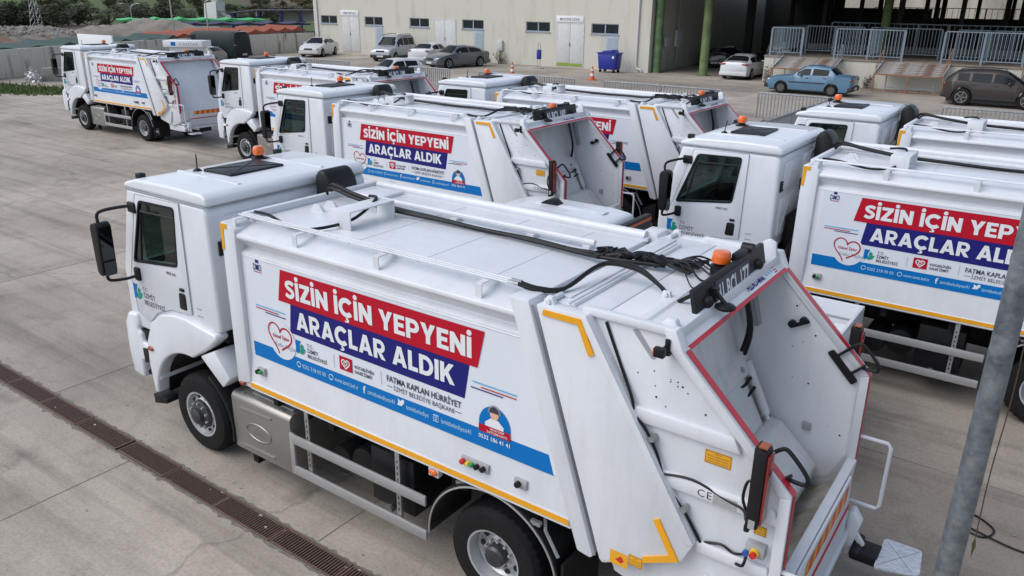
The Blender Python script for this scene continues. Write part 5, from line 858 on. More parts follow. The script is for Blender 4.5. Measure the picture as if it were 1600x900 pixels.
    for s in (-1, 1):
        xf = x1-.12; c = sec(xf); MB().ball((x1-.16, s*(c[2][0]-.16), hl), .13, .17, .065, 10, 6).obj('headlamp', CHL, o)
        MB().ball((x0+.05, s*(sec(x0+.05)[2][0]-.12), tlz), tlsize[0]*2, tlsize[1]*.75, tlsize[2], 10, 6).obj('tail_lamp', CRL, o)
        xm = screen[0]+(screen[1]-screen[0])*.35 if screen else 0; xm = max(panes[-1][1]-.18, xm-.3) if panes else xm; c = sec(xm); MB().ball((xm, s*(c[3][0]+.1), c[3][1]+.07), .07, .11, .065, 9, 6).obj('wing_mirror', paint, o)
        for a, b in panes[-2:]: c = sec(a+.12); MB().box(a+.06, a+.20, s*(c[3][0]+.004)-.012, s*(c[3][0]+.004)+.012, c[3][1]-.12, c[3][1]-.085).obj('door_handle', CBLK if trim else paint, o)
        for a, b in panes: 
            sm = MB(); xx = a-.035
            for zf in range(4): pass
            c = sec(xx); sm.add([(xx-.005, s*(c[2][0]+.004), c[1][1]+.04), (xx+.005, s*(c[2][0]+.004), c[1][1]+.04), (xx+.005, s*(c[3][0]+.006), c[3][1]), (xx-.005, s*(c[3][0]+.006), c[3][1])], [(0, 1, 2, 3)]); sm.obj('door_seam', CBLK, o)
    bc = CBLK if trim else paint
    for e, sg in ((x1, 1), (x0, -1)):
        c = sec(e-sg*.12); MB().box(e-.16 if sg > 0 else e-.06, e+.06 if sg > 0 else e+.16, -c[2][0]*1.0, c[2][0]*1.0, sill+.04, sill+.26).obj('bumper', bump or bc, o, bevel=.03)
        MB().box(e+sg*.062-.006, e+sg*.062+.006, -.26, .26, sill+.10, sill+.22).obj('number_plate', CPL, o)
    MB().box(x1-.03, x1+.014, -.34, .34, hl-.09, hl+.03).obj('grille', CBLK, o, bevel=.01)
    MB().box(x0+.2, x1-.2, -Wd*.8, Wd*.8, .16, sill+.1).obj('underbody', CBLK, o)
    if trim or bump:
        for s in (-1, 1):
            zz = sill+.03 if bump else (sill+keys[4][1])/2
            MB().box(wheels[0]+wr+.08, wheels[1]-wr-.08, s*(keys[4][3]+.004)-.012, s*(keys[4][3]+.004)+.012, zz, zz+(.12 if bump else .045)).obj('side_moulding', CBLK, o)
    if rails:
        a, b = rails
        for s in (-1, 1):
            za = sec(a)[5][1]; zb = sec(b)[5][1]; y = s*sec((a+b)/2)[4][0]*.86; MB().tube([(a, y, za), (a+.12, y, za+.075), ((a+b)/2, y, max(za, zb)+.095), (b-.12, y, zb+.075), (b, y, zb)], .022, 6, smooth=4).obj('roof_rail', CBLK, o)
    return o
def paintm(n, c, r=.3, metal=0): return mat(n, c, r, metal=metal, coat=.9, var=.05, scale=2)
PW = paintm('car_white', (.60, .61, .62)); PW2 = paintm('car_cream_white', (.62, .61, .59)); PS = paintm('car_silver', (.36, .385, .42), .32, .4); PD = paintm('car_dark_grey', (.115, .13, .145), .28, .35); PB = paintm('car_light_blue', (.088, .19, .29), .4); PBR = mat('car_brown', (.040, .033, .029), .4, coat=.3, spec=.3); PG = mat('van_dark_green', (.008, .018, .020), .45, spec=.2); PBE = paintm('car_beige', (.21, .20, .17), .35, .2); PK = paintm('car_black', (.012, .014, .018), .3)
SEDAN = [(-2.25, .86, .90, .74, .66), (-2.17, .97, 1.03, .84, .74), (-1.72, 1.0, 1.08, .88, .74), (-1.05, .99, 1.37, .895, .62), (-.3, .97, 1.45, .90, .63), (.25, .95, 1.42, .90, .62), (1.02, .93, 1.0, .885, .74), (1.75, .80, .87, .86, .72), (2.12, .66, .74, .80, .66), (2.25, .56, .62, .68, .56)]
sed = dict(glassx=None, screen=(1.0, .30), rear=(-1.70, -1.10), panes=((-1.32, -.42), (-.32, .62)))
FAST = [(-2.4, .88, .93, .76, .66), (-2.3, 1.0, 1.05, .86, .74), (-1.95, 1.02, 1.12, .90, .72), (-1.2, 1.0, 1.37, .92, .62), (-.3, .98, 1.47, .93, .64), (.3, .96, 1.44, .93, .63), (1.1, .94, 1.0, .91, .76), (1.9, .80, .87, .88, .74), (2.28, .64, .73, .82, .66), (2.4, .54, .60, .70, .56)]
fst = dict(glassx=None, screen=(1.08, .36), rear=(-1.92, -1.25), panes=((-1.55, -.48), (-.38, .70)), wheels=(-1.4, 1.45), wr=.335, Wd=.93)
BOXY = [(-2.1, .85, .89, .72, .64), (-2.05, .93, .97, .79, .70), (-1.35, .95, 1.01, .81, .70), (-1.0, .94, 1.32, .815, .60), (-.3, .92, 1.39, .82, .61), (.2, .90, 1.36, .82, .60), (.78, .88, .94, .81, .70), (1.7, .77, .82, .80, .70), (1.95, .68, .76, .77, .66), (2.06, .60, .66, .72, .62)]
box_ = dict(glassx=None, screen=(.76, .26), rear=(-1.33, -1.05), panes=((-.98, -.22), (-.12, .52)), wheels=(-1.2, 1.25), wr=.285, Wd=.82)
SUVK = [(-2.17, .98, 1.03, .76, .62), (-2.10, 1.08, 1.20, .85, .61), (-1.72, 1.12, 1.54, .90, .61), (-1.1, 1.10, 1.63, .91, .63), (-.1, 1.07, 1.65, .91, .63), (.28, 1.06, 1.60, .91, .62), (1.12, 1.03, 1.08, .90, .76), (1.8, .98, 1.04, .88, .76), (2.08, .84, .95, .84, .70), (2.17, .66, .76, .74, .62)]
suv = dict(glassx=None, screen=(1.10, .36), rear=(-2.08, -1.78), panes=((-1.62, -1.14), (-1.02, -.22), (-.12, .72)), wheels=(-1.32, 1.35), wr=.40, Wd=.91, sill=.32, rails=(-1.7, .2), hl=.86, tlz=.98)
VANK = [(-2.2, 1.0, 1.3, .80, .70), (-2.13, 1.06, 1.72, .87, .70), (-1.9, 1.06, 1.80, .89, .72), (.2, 1.05, 1.83, .90, .73), (.55, 1.04, 1.76, .90, .71), (1.25, 1.02, 1.12, .88, .76), (1.85, .92, 1.0, .86, .74), (2.12, .80, .88, .82, .68), (2.22, .62, .72, .74, .62)]
van = dict(glassx=None, screen=(1.22, .62), rear=(-2.17, -2.0), panes=((-1.85, -1.0), (-.92, -.12), (.0, .92)), wheels=(-1.35, 1.38), wr=.32, Wd=.9, rails=(-1.7, .4), hl=.78, tlz=1.05, sill=.24)
BIGV = [(-2.7, 1.12, 1.90, .94, .78), (-2.64, 1.15, 2.0, .97, .80), (-2.3, 1.16, 2.05, .98, .83), (1.0, 1.12, 2.02, .98, .82), (1.35, 1.1, 1.9, .98, .80), (2.0, 1.06, 1.16, .95, .80), (2.5, .95, 1.02, .92, .78), (2.7, .7, .8, .82, .68)]
bigv = dict(glassx=None, screen=(1.98, 1.40), rear=(-2.68, -2.45), panes=((.75, 1.7),), wheels=(-1.7, 1.75), wr=.35, Wd=.97, tlz=1.1, sill=.28)
HATCH = [(-2.0, .92, 1.0, .76, .62), (-1.93, 1.0, 1.22, .84, .60), (-1.55, 1.0, 1.43, .87, .62), (-.5, .98, 1.50, .88, .63), (.25, .96, 1.46, .88, .62), (.95, .93, 1.0, .87, .74), (1.65, .80, .88, .85, .72), (1.92, .66, .75, .78, .66), (2.02, .56, .62, .68, .56)]
hat = dict(glassx=None, screen=(.93, .32), rear=(-1.92, -1.62), panes=((-1.45, -.45), (-.35, .58)), wheels=(-1.25, 1.3))
def hd(dx, dy): return math.atan2(dy, dx)
car('parked_car', 'white sedan parked nose out left of the first white door', 'car', (-53.4, 47.9), hd(.50, -1), PW2, SEDAN, **sed)
car('parked_van', 'silver grey passenger van with roof rails by the cream building', 'van', (-44.4, 48.9), hd(.30, -1), PS, VANK, bump=CBLK, **van)
car('parked_car', 'white sedan wedged between the silver van and dark grey sedan, tail out', 'car', (-40.0, 49.1), hd(-.28, 1), PW, SEDAN, tlz=.92, **sed)
car('parked_car', 'dark grey fastback sedan beside the third window of the building', 'car', (-35.3, 46.9), hd(-.18, -1), PD, FAST, **fst)
car('parked_car', 'white hatchback roof showing above the number plate of a truck', 'car', (-30.7, 34.5), hd(-.15, -1), PW, HATCH, scale=1.02, **hat)
car('parked_car', 'old light blue boxy sedan parked by the loading dock', 'car', (-6.0, 46.3), PI, PB, BOXY, scale=1.25, rim=CRIMD, trim=True, **box_)
car('parked_suv', 'dark brown off-road car with roof rails at the right edge', 'car', (4.1, 46.75), 0, PBR, SUVK, bump=CBLK, **suv)
car('parked_car', 'white sedan tail out beside the green column under the shed', 'car', (-13.2, 54.3), hd(-.04, 1), PW, SEDAN, tlz=.92, tlsize=(.04, .34, .07), **sed)
car('parked_car', 'black sedan in the dark shed behind the green column', 'car', (-18.3, 63.4), hd(-.05, 1), PK, SEDAN, tlz=.92, **sed)
car('parked_car', 'pale hatchback deep in the shed behind the dock corner', 'car', (-14.2, 67.5), hd(0, 1), PW, VANK, **van)
car('parked_van', 'dark green panel van parked against the boundary wall', 'van', (-56.4, 38.2), hd(-.95, -.3), PG, BIGV, **bigv)
car('parked_car', 'beige hatchback in front of the dark green van', 'car', (-48.4, 30.9), hd(-.95, -.35), PBE, HATCH, **hat)
# ------------------------------------------------------------------ small flatbed truck between the rows
fb = empty('flatbed_truck', (.0, 3.75, 0), label='small white flatbed truck wedged behind the nearest truck, roof and load bed showing', cat='truck')
MB().prism([(-.55, .55), (-.62, 1.1), (-.5, 1.35), (-.1, 1.45), (.62, 2.22), (.95, 2.33), (1.3, 2.38), (2.5, 2.38), (2.86, 2.34), (2.92, 2.2), (2.92, .55)], 'y', -1.0, 1.0).obj('cab', WHITE, fb, bevel=.09, seg=4)
for y in (-.55, .0, .55): MB().box(1.35, 2.6, y-.09, y+.09, 2.375, 2.392).obj('roof_ridge', WHITE, fb, bevel=.006)
MB().prism(round_poly([(1.45, 2.39), (1.60, 2.47), (1.70, 2.47), (1.80, 2.39)], .03), 'y', .45, .62).obj('roof_fin', BLACK, fb, bevel=.01)
for s in (-1, 1): MB().prism([(.45, 1.45), (1.0, 2.2), (2.3, 2.24), (2.3, 1.45)], 'y', s*1.002-.004, s*1.002+.004).obj('side_window', CGL, fb)
MB().add([(-.02, -.85, 1.53), (-.02, .85, 1.53), (.60, .8, 2.19), (.60, -.8, 2.19)], [(0, 1, 2, 3)]).obj('windscreen', CGL, fb)
hbd = MB().box(3.03, 3.13, -1.02, 1.04, 1.0, 2.36).obj('headboard', BLACKM, fb, bevel=.012); MB().box(3.131, 3.137, -1.0, 1.02, 2.28, 2.32).obj('orange_line', mat('orange_trim', (.55, .10, .03), .5), hbd)
for y in (-.1, .25, .6): MB().cyl((3.13, y, 2.18), (3.145, y, 2.18), .03, n=10).obj('bolt', RIMD, hbd)
MB().text('IO', .09, (3.139, -.45, 2.16), (0, 1, 0), (0, 0, 1), off=.02).obj('lettering', LETTERW, hbd, smooth=0, recalc=False)
bed = MB().box(3.15, 6.32, -1.0, 1.0, .92, 1.0).obj('load_bed', WHITE, fb, bevel=.01)
for (a, b_, c_, d_) in ((3.16, 6.31, 1.0, 1.045), (3.16, 6.31, -1.045, -1.0)): MB().box(a, b_, c_, d_, .9, 1.60).obj('side_board', WHITE, fb, bevel=.012); [MB().box(a+.05, b_-.05, (c_ if c_ > 0 else d_)-.008*(1 if c_ > 0 else -1), (c_ if c_ > 0 else d_)+.002, z, z+.03).obj('groove_shade', GREYP, fb) for z in (1.15, 1.36)]  # grey strips paint groove shade onto the flat boards
MB().box(6.30, 6.35, -1.05, 1.05, .9, 1.60).obj('tailboard', WHITE, fb, bevel=.012)
MB().prism([(5.72, 1.0), (6.28, 1.0), (6.28, 1.32), (6.05, 1.32), (5.82, 1.2)], 'y', .62, .985).obj('wheel_box', WHITE, fb, bevel=.03)
for k in range(8): MB().box(3.2, 6.28, -.95+k*.235, -.90+k*.235, 1.0, 1.014).obj('bed_rib', WHITE, fb)
MB().box(-.3, 6.2, -.45, .45, .5, .9).obj('chassis_frame', CHASS, fb)
for x in (.55, 5.0):
    for s in (-1, 1): w = empty('wheel', (x, s*.88, .4)); w.parent = fb; MB().lathe([(.24, .11*s), (.37, .11*s), (.4, .08*s), (.4, -.1*s), (.37, -.12*s)], (0, 0, 0), 'y', 24).obj('tyre', CTYRE, w); MB().lathe([(.25, .1*s), (.2, .06*s), (.06, .1*s), (.001, .1*s)], (0, 0, 0), 'y', 18).obj('rim', CRIM, w)
# ------------------------------------------------------------------ crowd barriers
BARM = mat('barrier_steel', (.30, .32, .33), .5, metal=.2, var=.3, scale=7)
def barrier_proto(L_=3.25, h=1.32):
    o = empty('crowd_barrier'); MB().tube([(.0, 0, .12), (.0, 0, h-.05), (.05, 0, h), (L_-.05, 0, h), (L_, 0, h-.05), (L_, 0, .12)], .044, 8).obj('frame', BARM, o); MB().tube([(0, 0, .22), (L_, 0, .22)], .032, 6).obj('bottom_rail', BARM, o)
    me = MB().cyl((0, 0, .23), (0, 0, h-.01), .028, n=6).obj('bar', BARM, o); n = 19
    for k in range(1, n+1):
        b_ = me if k == 1 else bpy.data.objects.new('bar', me.data)
        if k > 1: COL.objects.link(b_); b_.parent = o
        b_.location.x = L_*k/(n+1)
    for x in (.35, L_-.35): MB().bar((x, -.35, .03), (x, .35, .03), .05, .03).box(x-.02, x+.02, -.02, .02, .03, .2).obj('foot', BARM, o)
    return o
b0 = barrier_proto(); spots = [(x, 32.2+rn.uniform(-.1, .1), rn.uniform(-.02, .02)) for x in (-39.2, -35.85, -27.1, -21.5, -18.15, -13.0, -9.65, -4.57, -1.2, 3.4, 6.7, 10.0)]+[(-1.07, 22.7, PI/2), (-1.09, 26.0, PI/2), (-1.05, 29.2, PI/2)]
blab = ['leftmost crowd barrier, behind the second truck from the left', 'crowd barrier left of the silver van, behind truck roofs', 'crowd barrier right of the white hatchback roof', 'crowd barrier left of the orange cones', 'crowd barrier below the left orange cone', 'crowd barrier below the right orange cone and blue bin', 'crowd barrier behind the tailgate of the back-row truck', 'crowd barrier in front of the blue sedan', 'crowd barrier behind the farthest right cab', 'crowd barrier below the rear wheel of the brown car', 'crowd barrier below the front of the brown car', 'crowd barrier at the right edge of the row', 'nearest of the barriers standing across the row, left of the right-hand cab', 'middle one of the barriers standing across the row', 'barrier standing across the row where it meets the long line']
for i, (x, y, a) in enumerate(spots):
    o = b0 if i == 0 else copy_tree(b0); o.location = (x, y, 0); o.rotation_euler = (0, 0, a); tag(o, blab[i], 'barrier', 'grey steel crowd barriers')
# ------------------------------------------------------------------ yard furniture
CONEO = mat('cone_orange', (.62, .10, .02), .5); WHT = mat('cone_white', (.7, .7, .7), .5)
for i, (x, y) in enumerate(((-27.2, 43.6), (-20.8, 44.5))):
    o = empty('traffic_cone', (x, y, 0), label=('left', 'right')[i]+' orange and white traffic cone in front of the cream building', cat='traffic cone', group='traffic cones')
    MB().prism(round_poly([(-.28, -.28), (.28, -.28), (.28, .28), (-.28, .28)], .06), 'z', 0, .05).obj('base', CONEO, o)
    pr_ = lambda z: .20-.16*z/.95
    for a, b_, mt in ((.05, .3, CONEO), (.3, .48, WHT), (.48, .66, CONEO), (.66, .78, WHT), (.78, .98, CONEO)): MB().lathe([(pr_(a), a), (pr_(b_), b_)], (0, 0, 0), 'z', 16).obj('cone_band', mt, o)
BINB = mat('bin_blue', (.012, .022, .26), .4)
o = empty('wheeled_bin', (-23.0, 51.0, 0), label='blue four-wheeled rubbish container beside the grey door', cat='bin')
MB().prism([(-.72, .25), (.72, .25), (.85, 1.45), (-.85, 1.45)], 'y', -.5, .5).obj('body', BINB, o, bevel=.06); MB().box(-.90, .90, -.55, .55, 1.45, 1.53).obj('rim', BINB, o, bevel=.02); MB().prism([(-.5, 1.53), (.55, 1.53), (.4, 1.75), (-.4, 1.66)], 'y', -.5, .52).obj('lid', BINB, o, bevel=.05)
for x in (-.6, .6):
    for y in (-.38, .38): MB().cyl((x, y-.04, .12), (x, y+.04, .12), .12, n=12).box(x-.03, x+.03, y-.03, y+.03, .12, .27).obj('castor', CTYRE, o)
MB().add([(.5, -.555, 1.1), (.68, -.565, 1.1), (.68, -.585, 1.28), (.5, -.575, 1.28)], [(0, 1, 2, 3)]).obj('sticker', LETTERW, o)
o = empty('litter_post', (-29.2, 50.2, 0), label='small blue litter holder on a hooped post by the white door', cat='litter bin'); MB().tube([(-.12, 0, 0), (-.12, 0, 1.9), (0, 0, 2.1), (.12, 0, 1.9), (.12, 0, 0)], .025, 6).obj('hoop', GALV, o); MB().box(-.15, .15, -.15, .15, .75, 1.5).obj('holder', BINB, o, bevel=.02); MB().box(-.35, .35, -.25, .25, 0, .06).obj('base', BLOCK, o)
o = MB().lathe([(.12, 0), (.13, .03), (.13, .75), (.06, .9), (.05, 1.0)], (-21.9, 52.0, 0), 'z', 14).obj('gas_bottle', mat('bottle_white', (.62, .64, .66), .4)); tag(o, 'slim white bottle standing against the wall right of the blue bin', 'bottle')
PLANT = mat('weed_leaves', (.075, .105, .03), .7, col2=(.14, .12, .05), scale=3); DRYW = mat('dry_weed', (.12, .085, .06), .85, col2=(.07, .06, .035), scale=3)
def weed(name, x, y, h, n, lab, m):
    w = MB()
    for k in range(n):
        a = rn.uniform(0, 2*PI); l = h*rn.uniform(.5, 1); t = rn.uniform(.1, .7); b_ = V((rn.gauss(0, .12), rn.gauss(0, .1), 0)); e = b_+V((math.cos(a)*l*t, math.sin(a)*l*t, l)); w.tube([b_, (b_+e)/2+V((0, 0, .06)), e], [.012, .008, .004], 4)
        for j in range(5):
            p = b_.lerp(e, .3+.15*j); q = V((rn.gauss(0, .12), rn.gauss(0, .12), rn.uniform(0, .12))); s_ = q.cross(V((0, 0, 1)))*.35; w.add([p, p+q*.5+s_, p+q, p+q*.5-s_], [(0, 1, 2, 3)])
    o = w.obj(name, m, smooth=0); o.location = (x, y, 0); tag(o, lab, 'plant')
weed('weed_clump', -10.5, 51.4, 1.3, 26, 'scruffy dry weeds at the corner of the loading dock', DRYW); weed('weed_clump', -34.6, 52.1, 1.1, 22, 'tuft of weeds under the meter box on the cream wall', PLANT); weed('weed_clump', -36.6, 52.2, .9, 14, 'green weed beside the grey door behind the dark sedan', PLANT); weed('weed_clump', -3.9, 52.2, 1.0, 12, 'bare weed against the dock wall behind the blue car', DRYW)
# near lamp post
lp = empty('lamp_post', (8.075, -.75, 0), label='galvanised steel lamp post in the right foreground', cat='lamp post')
GALVP = mat('weathered_galvanised', (.21, .23, .245), .45, metal=.35, col2=(.085, .10, .115), scale=9, detail=10, bump=.3, bscale=25)
MB().lathe([(.078, 0), (.075, 1.5), (.069, 4.0), (.062, 6.5), (.06, 8.0)], (0, 0, 0), 'z', 24).obj('pole', GALVP, lp); MB().box(-.2, .2, -.2, .2, 0, .02).obj('base_plate', GALVP, lp)
for a in range(4): MB().cyl((.15*(1 if a % 2 else -1), .15*(1 if a > 1 else -1), .02), (.15*(1 if a % 2 else -1), .15*(1 if a > 1 else -1), .07), .018, n=6).obj('anchor_bolt', GALV, lp)
MB().tube([(0, 0, 8.0), (0, .25, 8.3), (0, 1.2, 8.45)], .04, 8, smooth=4).obj('arm', GALVP, lp); MB().prism([(1.1, 8.4), (1.75, 8.42), (1.7, 8.52), (1.15, 8.54)], 'x', -.14, .14).obj('lantern', GREY, lp, bevel=.03)
MB().tube([(.09, .06, 3.9), (.11, .08, 3.2), (.10, .09, 2.6), (.11, .10, 2.1)], .004, 5, smooth=5).obj('string', GRATE, lp); MB().add([(.11, .10, 2.1), (.125, .10, 2.03), (.112, .10, 1.93), (.10, .10, 2.04)], [(0, 1, 2, 3)]).obj('leaf', PLANT, lp)
o = MB().tube([(7.9, 2.85, .012), (8.25, 2.72, .012), (8.35, 2.95, .012), (8.1, 3.12, .02), (7.95, 2.95, .012), (8.2, 2.78, .03), (8.7, 2.7, .012), (9.2, 2.9, .012)], .011, 6, smooth=8).obj('cable_loop', HOSE); tag(o, 'thin black cable looped on the concrete right of the lamp post', 'cable')
# ------------------------------------------------------------------ far left: kiosk, cabin, stalls, heaps, trees
o = empty('kiosk', (-38.1, 23.9, 0), R(32), 'small white kiosk with a sign fascia behind the far left truck', 'kiosk')
MB().box(-1.0, 1.0, -.45, .45, 0, 2.40).obj('cabin', SIGNW, o, bevel=.03); MB().box(-1.25, 1.25, -.7, .6, 2.40, 2.78).obj('fascia', SIGNW, o, bevel=.02); MB().box(.2, 1.0, -.48, -.45, 1.3, 2.2).obj('window', CGL, o); MB().text('KANTAR', .17, (-.2, -.703, 2.5), width=1.2).obj('lettering', TEXTG, o, smooth=0, recalc=False); MB().box(-.75, -.45, -.704, -.701, 2.48, 2.70).obj('logo', CYAN, o)
o = empty('notice_board', (-36.1, 17.1, 0), R(3), 'large blank white board on posts showing above the far left cab', 'board'); MB().box(-1.62, 1.62, -.05, .05, 2.2, 3.36).obj('panel', SIGNW, o, bevel=.02); [MB().box(x-.05, x+.05, .05, .15, 0, 3.2).obj('post', GALV, o) for x in (-1.2, 1.2)]
TARPS = {'orange': mat('tarp_orange', (.34, .085, .04), .75, var=.35, scale=.8), 'green': mat('tarp_dark_green', (.035, .075, .06), .7, var=.25, scale=.8), 'bright green': mat('tarp_bright_green', (.06, .42, .13), .6, var=.1, scale=.8), 'navy': mat('tarp_navy', (.025, .025, .07), .7, var=.2, scale=.8)}
def stall(x, y, rz, col, w=3.3, d=4.2, e=1.65, r=2.15, nth=0, where=''):
    o = empty('market_stall', (x, y, 0), rz, f'{ORD[nth]} {col} canopy stall {where}', 'stall', f'{col} market stall canopies'); s = rn.uniform(-.12, .08)
    v = [(-w/2, -d/2, e), (-w*.25, -d/2, (e+r)/2-.08), (0, -d/2, r+s), (w*.25, -d/2, (e+r)/2-.08), (w/2, -d/2, e)]; v2 = [(a, d/2, c+.1) for a, b, c in v]; MB().add(v+v2+[(-w/2, -d/2, e-.18), (w/2, -d/2, e-.18)], [(0, 1, 6, 5), (1, 2, 7, 6), (2, 3, 8, 7), (3, 4, 9, 8), (10, 0, 1, 2, 3, 4, 11)]).obj('canopy', TARPS[col], o)
    for a in (-w/2+.05, w/2-.05):
        for b_ in (-d/2+.05, d/2-.05): MB().cyl((a, b_, 0), (a, b_, e-.02), .03, n=6).obj('post', GALV, o)
ORD = ['first', 'second', 'third', 'fourth', 'fifth', 'sixth', 'seventh', 'eighth', 'ninth', 'tenth', 'eleventh', 'twelfth']
for k in range(9): stall(-57.0-k*1.05, 14.5+k*2.95, hd(-.3, .95), 'green', 3.25, 4.5, 1.5, 1.78, k, 'from the left behind the stained boundary wall')
for k in range(8): stall(-66.0-k*1.0, 39.6+k*2.85, hd(-.3, .95), 'orange', 3.0, 4.5, 1.62, 2.0, k, 'from the left behind the boundary wall')
for k in range(6): stall(-108.5+k*1.6, 60.5+k*3.1, hd(.45, .9), 'bright green', 3.6, 5, 1.9, 2.15, k, 'from the left beyond the sand heap')
for k in range(5): stall(-97.5+k*1.5, 63.5+k*3.3, hd(.42, .9), 'navy', 3.6, 5, 1.55, 1.85, k, 'from the left beyond the orange stalls')
PAVB = mat('pavilion_blue', (.02, .035, .15), .5); PAVR = mat('pavilion_roof', (.03, .032, .045), .6)
o = empty('pavilion', (-104, 84.5, 0), hd(.64, .77), 'open pavilion with dark roof and blue posts left of the cream building', 'pavilion')
MB().prism([(-8.5, 2.55), (-4, 3.05), (7.5, 3.15), (7.5, 3.3), (-4, 3.22), (-8.5, 2.7)], 'y', -4, 4).obj('roof', PAVR, o)
for x in (-7.5, -3.5, 0, 3.2, 6.8):
    for y in (-3.6, 3.6): MB().box(x-.2, x+.2, y-.2, y+.2, -.3, 2.6 if x < -5 else 3.05).obj('post', PAVB, o)
MB().box(-.5, 7.3, 3.7, 3.8, 1.3, 2.9).obj('back_banner', SIGNW, o)
SILO = mat('silo_white', (.62, .63, .62), .5, var=.15, scale=.8)
o = empty('batching_silo', (-129, 90, 0), label='white concrete batching silo with boxy bin beyond the stalls', cat='silo'); MB().lathe([(.4, 3.2), (1.0, 4.2), (1.0, 9.5), (.5, 10.2)], (0, 0, 0), 'z', 20).obj('silo', SILO, o); MB().prism([(-3.2, 1.2), (.6, .2), (.9, 4.3), (-2.8, 4.0)], 'y', -1, 1).obj('bin', SILO, o); MB().bar((.5, 0, 2.6), (6.5, 1, -.2), 1.0, .35).obj('conveyor', BLOCK, o)
for a in (-.8, .8):
    for b_ in (-.8, .8): MB().cyl((a, b_, -.3), (a, b_, 3.6), .09, n=6).obj('leg', GALV, o)
def street_lamp(x, y, h, lab, arms):
    o = empty('street_lamp', (x, y, 0), hd(.65, .76), lab, 'street lamp', 'street lamps behind the boundary wall'); MB().cyl((0, 0, -.3), (0, 0, h), .085, .055, n=10).obj('pole', GALV, o)
    for s in arms: MB().tube([(0, 0, h-.1), (s*.5, 0, h+.25), (s*1.1, 0, h+.42)], .04, 6).obj('arm', GALV, o); MB().ball((s*1.25, 0, h+.43), .32, .12, .06, 10, 6).obj('lantern', SIGNW, o)
street_lamp(-67.5, 45.5, 4.85, 'grey street lamp with two arms beyond the boundary wall', (-1, 1)); street_lamp(-66.0, 40.6, 8.0, 'thin tall street lamp pole left of the two-armed lamp', (1,)); street_lamp(-128, 72, 3.5, 'distant street lamp with two arms above the sand heap', (-1, 1))
def noise2(x, y): return .5*math.sin(x*1.3+y*.7)+.3*math.sin(x*2.9-y*2.1+1)+.22*math.sin(x*5.3+y*4.1+2)+.12*math.sin(x*11.7-y*9.3)
SANDM = mat('sand_heap', (.27, .235, .195), .95, col2=(.17, .15, .13), scale=.9, detail=10, bump=.5, bscale=3); RUBB = mat('rubble_heap', (.24, .215, .18), .95, col2=(.10, .085, .07), scale=1.4, detail=10, bump=.6, bscale=3)
def heap(name, x, y, rz, a, b_, h, m, lab, seed):
    w = MB(); n, q = 56, 24
    for i in range(n):
        for j in range(q):
            u, v = i/(n-1)*2-1, j/(q-1)*2-1; f = max(0, 1-abs(u)**2.6)*max(0, 1-v*v); z = h*f**.75*(.82+.22*noise2(u*5+seed, v*2.5))+.09*noise2(u*25+seed, v*17); w.v.append((u*a, v*b_, z-.15))
    w.f = [(i*q+j, (i+1)*q+j, (i+1)*q+j+1, i*q+j+1) for i in range(n-1) for j in range(q-1)]; o = w.obj(name, m, smooth=60); o.location = (x, y, -.2); o.rotation_euler = (0, 0, rz); tag(o, lab, 'heap'); return o
heap('sand_heap', -97, 57, hd(.5, .87), 11.5, 5, 2.75, SANDM, 'long grey-brown sand heap beyond the boundary wall', 1); heap('rubble_heap', -104, 43, hd(.42, .9), 9.5, 5, 1.95, RUBB, 'low heap of rubble and litter at the far left', 5); heap('rubble_heap', -88, 31.5, hd(.35, .94), 6, 4, 1.5, mat('reddish_rubble', (.20, .115, .08), .95, col2=(.12, .10, .085), scale=.7, detail=9), 'reddish dark rubble heap just above the green canopies', 9)
JK = [mat('litter_%d' % i, c, .7) for i, c in enumerate(((.42, .42, .42), (.33, .31, .28), (.25, .11, .05), (.12, .15, .2), (.35, .29, .14)))]
lit = [MB() for _ in JK]
for k in range(520):
    u, v = rn.uniform(-1, 1), rn.uniform(-.8, .5); w = rn.choices(range(5), (5, 4, 1, 1, .6))[0]; x = -104+u*8.6*.42+v*5*-.9; y = 43+u*8.6*.9+v*5*.42; z = 1.75*(max(0, 1-abs(u)**2.6)*(1-v*v))**.75*.92-.25; s = rn.uniform(.05, .17); lit[w].box(x-s, x+s, y-s*.8, y+s*.8, z, z+s*rn.uniform(.5, 1.3))
for i, l in enumerate(lit): tag(l.obj('litter', JK[i]), 'scattered litter on the rubble heap at the far left', 'litter', kind='stuff')
